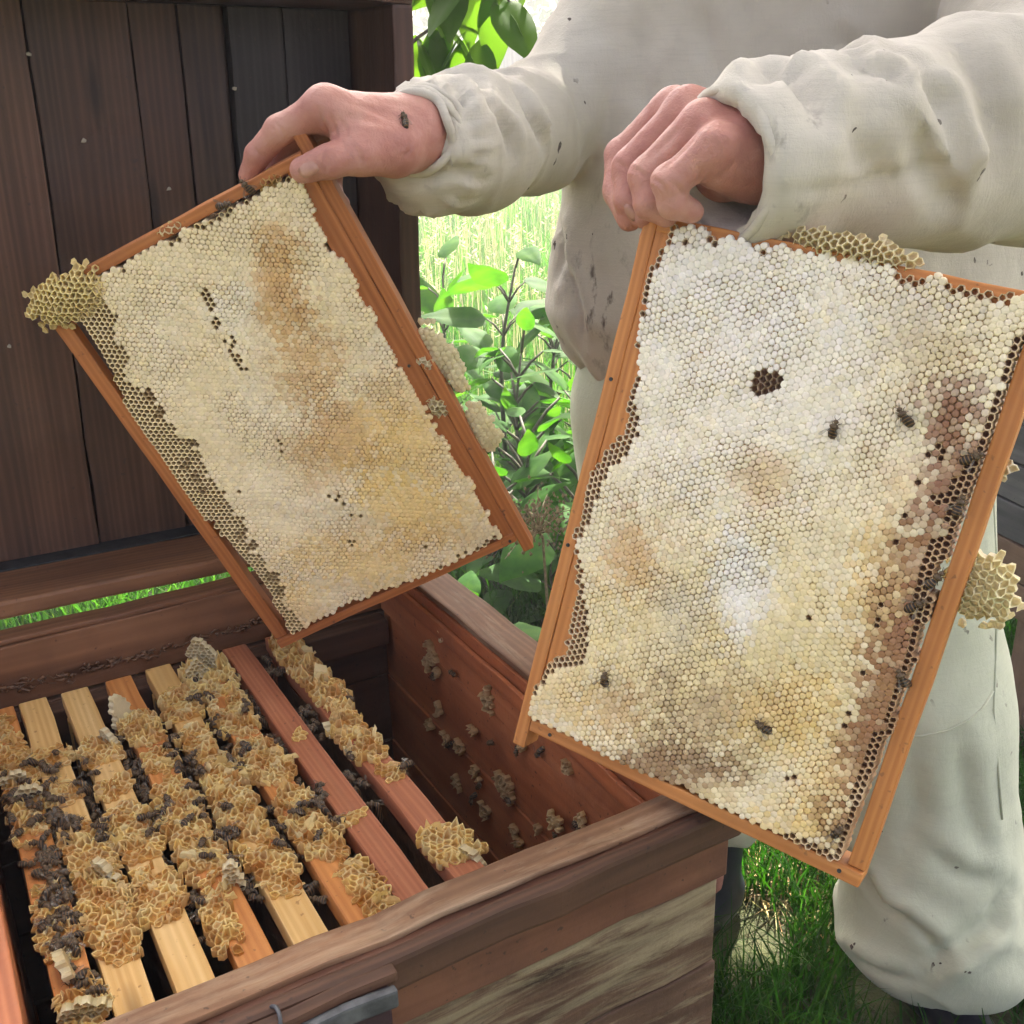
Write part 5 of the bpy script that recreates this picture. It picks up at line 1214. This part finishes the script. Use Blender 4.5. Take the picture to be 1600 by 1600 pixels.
limbs = [[(-.1, -.05, 1.6), (cc[0]*.35, cc[1]*.35, 2.6), (cc[0]*.75, cc[1]*.8, cc[2]*.9), (cc[0]-.5, cc[1]-.2, cc[2])], [(0, 0, 2.0), (cc[0]*.4, cc[1]*.2+.3, 3.2), (cc[0]+.2, cc[1]+.6, cc[2]+.1)], [(0, .0, 2.2), (.2, .2, 3.2), (.3, .5, 4.2)], [(0, 0, 1.9), (cc[0]*.6, cc[1]*.9, 2.9), (cc[0]+.3, cc[1]-.8, cc[2])]]
tree(TB, [(0, 0, -.05), (-.03, 0, .8), (-.08, -.04, 1.6), (-.05, .02, 2.4), (.1, .1, 3.4)], .14, limbs, cs, 21000, .12, 'unseen spreading tree added to shade the hive', 11, holes=[((.42, 1.64, 0), .28), ((.50, 1.85, 0), .22), ((.02, 2.7, .45), .12), ((.05, 2.35, 1.45), .25)])
# hedge trees and the grey shed far behind
def far_tree(x, y, h, r_, seed, label): tree((x, y, 0), [(0, 0, 0), (.05, 0, h*.3), (0, 0, h*.7)], .16, [[(0, 0, h*.3), (r_*.4, .1, h*.6)], [(0, 0, h*.35), (-r_*.4, 0, h*.65)]], [(0, 0, h*.62, r_*.8), (r_*.5, .2, h*.5, r_*.6), (-r_*.5, 0, h*.5, r_*.6), (0, .1, h*.82, r_*.55), (0, -.3, h*.35, r_*.6)], 2600, .24, label, seed, 'garden_tree', grp='trees behind the shed')
for k, (x, y, h_, r_) in enumerate(((-4.5, 23, 6, 2.2), (-1.2, 25, 7, 2.4), (2.0, 24, 6.2, 2.2), (5.5, 23, 6.5, 2.4), (-8.5, 22, 6, 2.4), (9.5, 22, 6, 2.4))):
    far_tree(x, y, h_, r_, 30+k, ('dark tree behind the shed roof ridge', 'tall dark tree directly behind the grey shed', 'dark tree right behind the shed gable', 'dark tree in the row behind the beekeeper', 'dark tree at the end of the row beyond the hive cover', 'dark tree at the far end of the row behind the beekeeper')[k])
M['shed'] = wood('shed_boards', (.16, .16, .155), (.25, .25, .24), (.34, .34, .33), .85, 20, (.1, .1, .095), .4); M['roof'] = wood('shed_roof', (.10, .10, .105), (.16, .16, .17), (.22, .22, .23), .8, 15)
shed = tag(empty('garden_shed', (1.9, 21.0, 0)), 'weathered grey boarded shed with shallow gable roof beyond the meadow', 'shed')
for k in range(20):
    x = -2.6+k*.26; zt = 1.75-abs(x+.13)*.14+.30
    board('wall_board', (x+.004, -.02+.006*(k % 3), 0), (x+.256, .03, zt), M['shed'], shed, 2)
for sg in (-1, 1):
    b_ = board('roof', (0, -.35, -.04), (2.95, 3.0, .04), M['roof'], shed, 1); b_.location = (0, 0, 2.16); b_.rotation_euler = (0, .14, 0) if sg > 0 else (0, math.pi-.14, 0)
board('wall_board', (-2.6, .035, 0), (-2.55, 2.8, 1.75), M['shed'], shed, 1); board('wall_board', (2.55, .035, 0), (2.6, 2.8, 1.75), M['shed'], shed, 1); board('wall_board', (-2.545, 2.75, 0), (2.545, 2.8, 1.75), M['shed'], shed, 0)
board('door', (-1.1, -.05, 0), (-.3, -.022, 1.5), M['nbr'], shed, 2)

# neighbouring hive at the right edge, behind the beekeeper
nh = tag(empty('wooden_hive', (1.20, 2.15, 0), .30), 'grey weathered plank hive standing behind the trouser leg', 'bee hive')
for k in range(8):
    z0 = .30+k*.075; board('plank', (-.30+.004*(k % 2), -.26, z0+.002), (.30, -.235, z0+.0735), M['nbr'] if k > 1 else M['nbr_brown'], nh, 0, cuts=8, warp=.0015, bev=.003)
    board('plank', (-.30, -.2345, z0+.002), (-.275, .26, z0+.0735), M['nbr'] if k > 1 else M['nbr_brown'], nh, 1, cuts=8, warp=.0015, bev=.003)
    board('plank', (.275, -.2345, z0+.002), (.30, .26, z0+.0735), M['nbr'], nh, 1); board('plank', (-.2745, .235, z0+.002), (.2745, .26, z0+.0735), M['nbr'], nh, 0)
board('roof', (-.34, -.30, .905), (.34, .30, .935), M['nbr'], nh, 0)
for x in (-.28, .23):
    for y in (-.24, .19): board('leg', (x, y, -.01), (x+.05, y+.05, .30), M['nbr_brown'], nh, 2)

# ------------------------------------------------------------------ thin smoke in the air
s = NT('smoke'); s.t.nodes.remove(s.p); pv = s.n('VolumePrincipled'); pv.inputs['Color'].default_value = (.92, .94, .96, 1); pv.inputs['Density'].default_value = .011; pv.inputs['Anisotropy'].default_value = .2
s.l(pv.outputs[0], s.out.inputs['Volume'])
V = [(x, y, z) for x in (-30, 30) for y in (-8, 34) for z in (-1.2, 9.5)]; F = [(0, 1, 3, 2), (4, 6, 7, 5), (0, 4, 5, 1), (2, 3, 7, 6), (0, 2, 6, 4), (1, 5, 7, 3)]
tag(mesh('haze', V, F, s.m), 'thin pale smoke hanging in the air', kind='stuff')
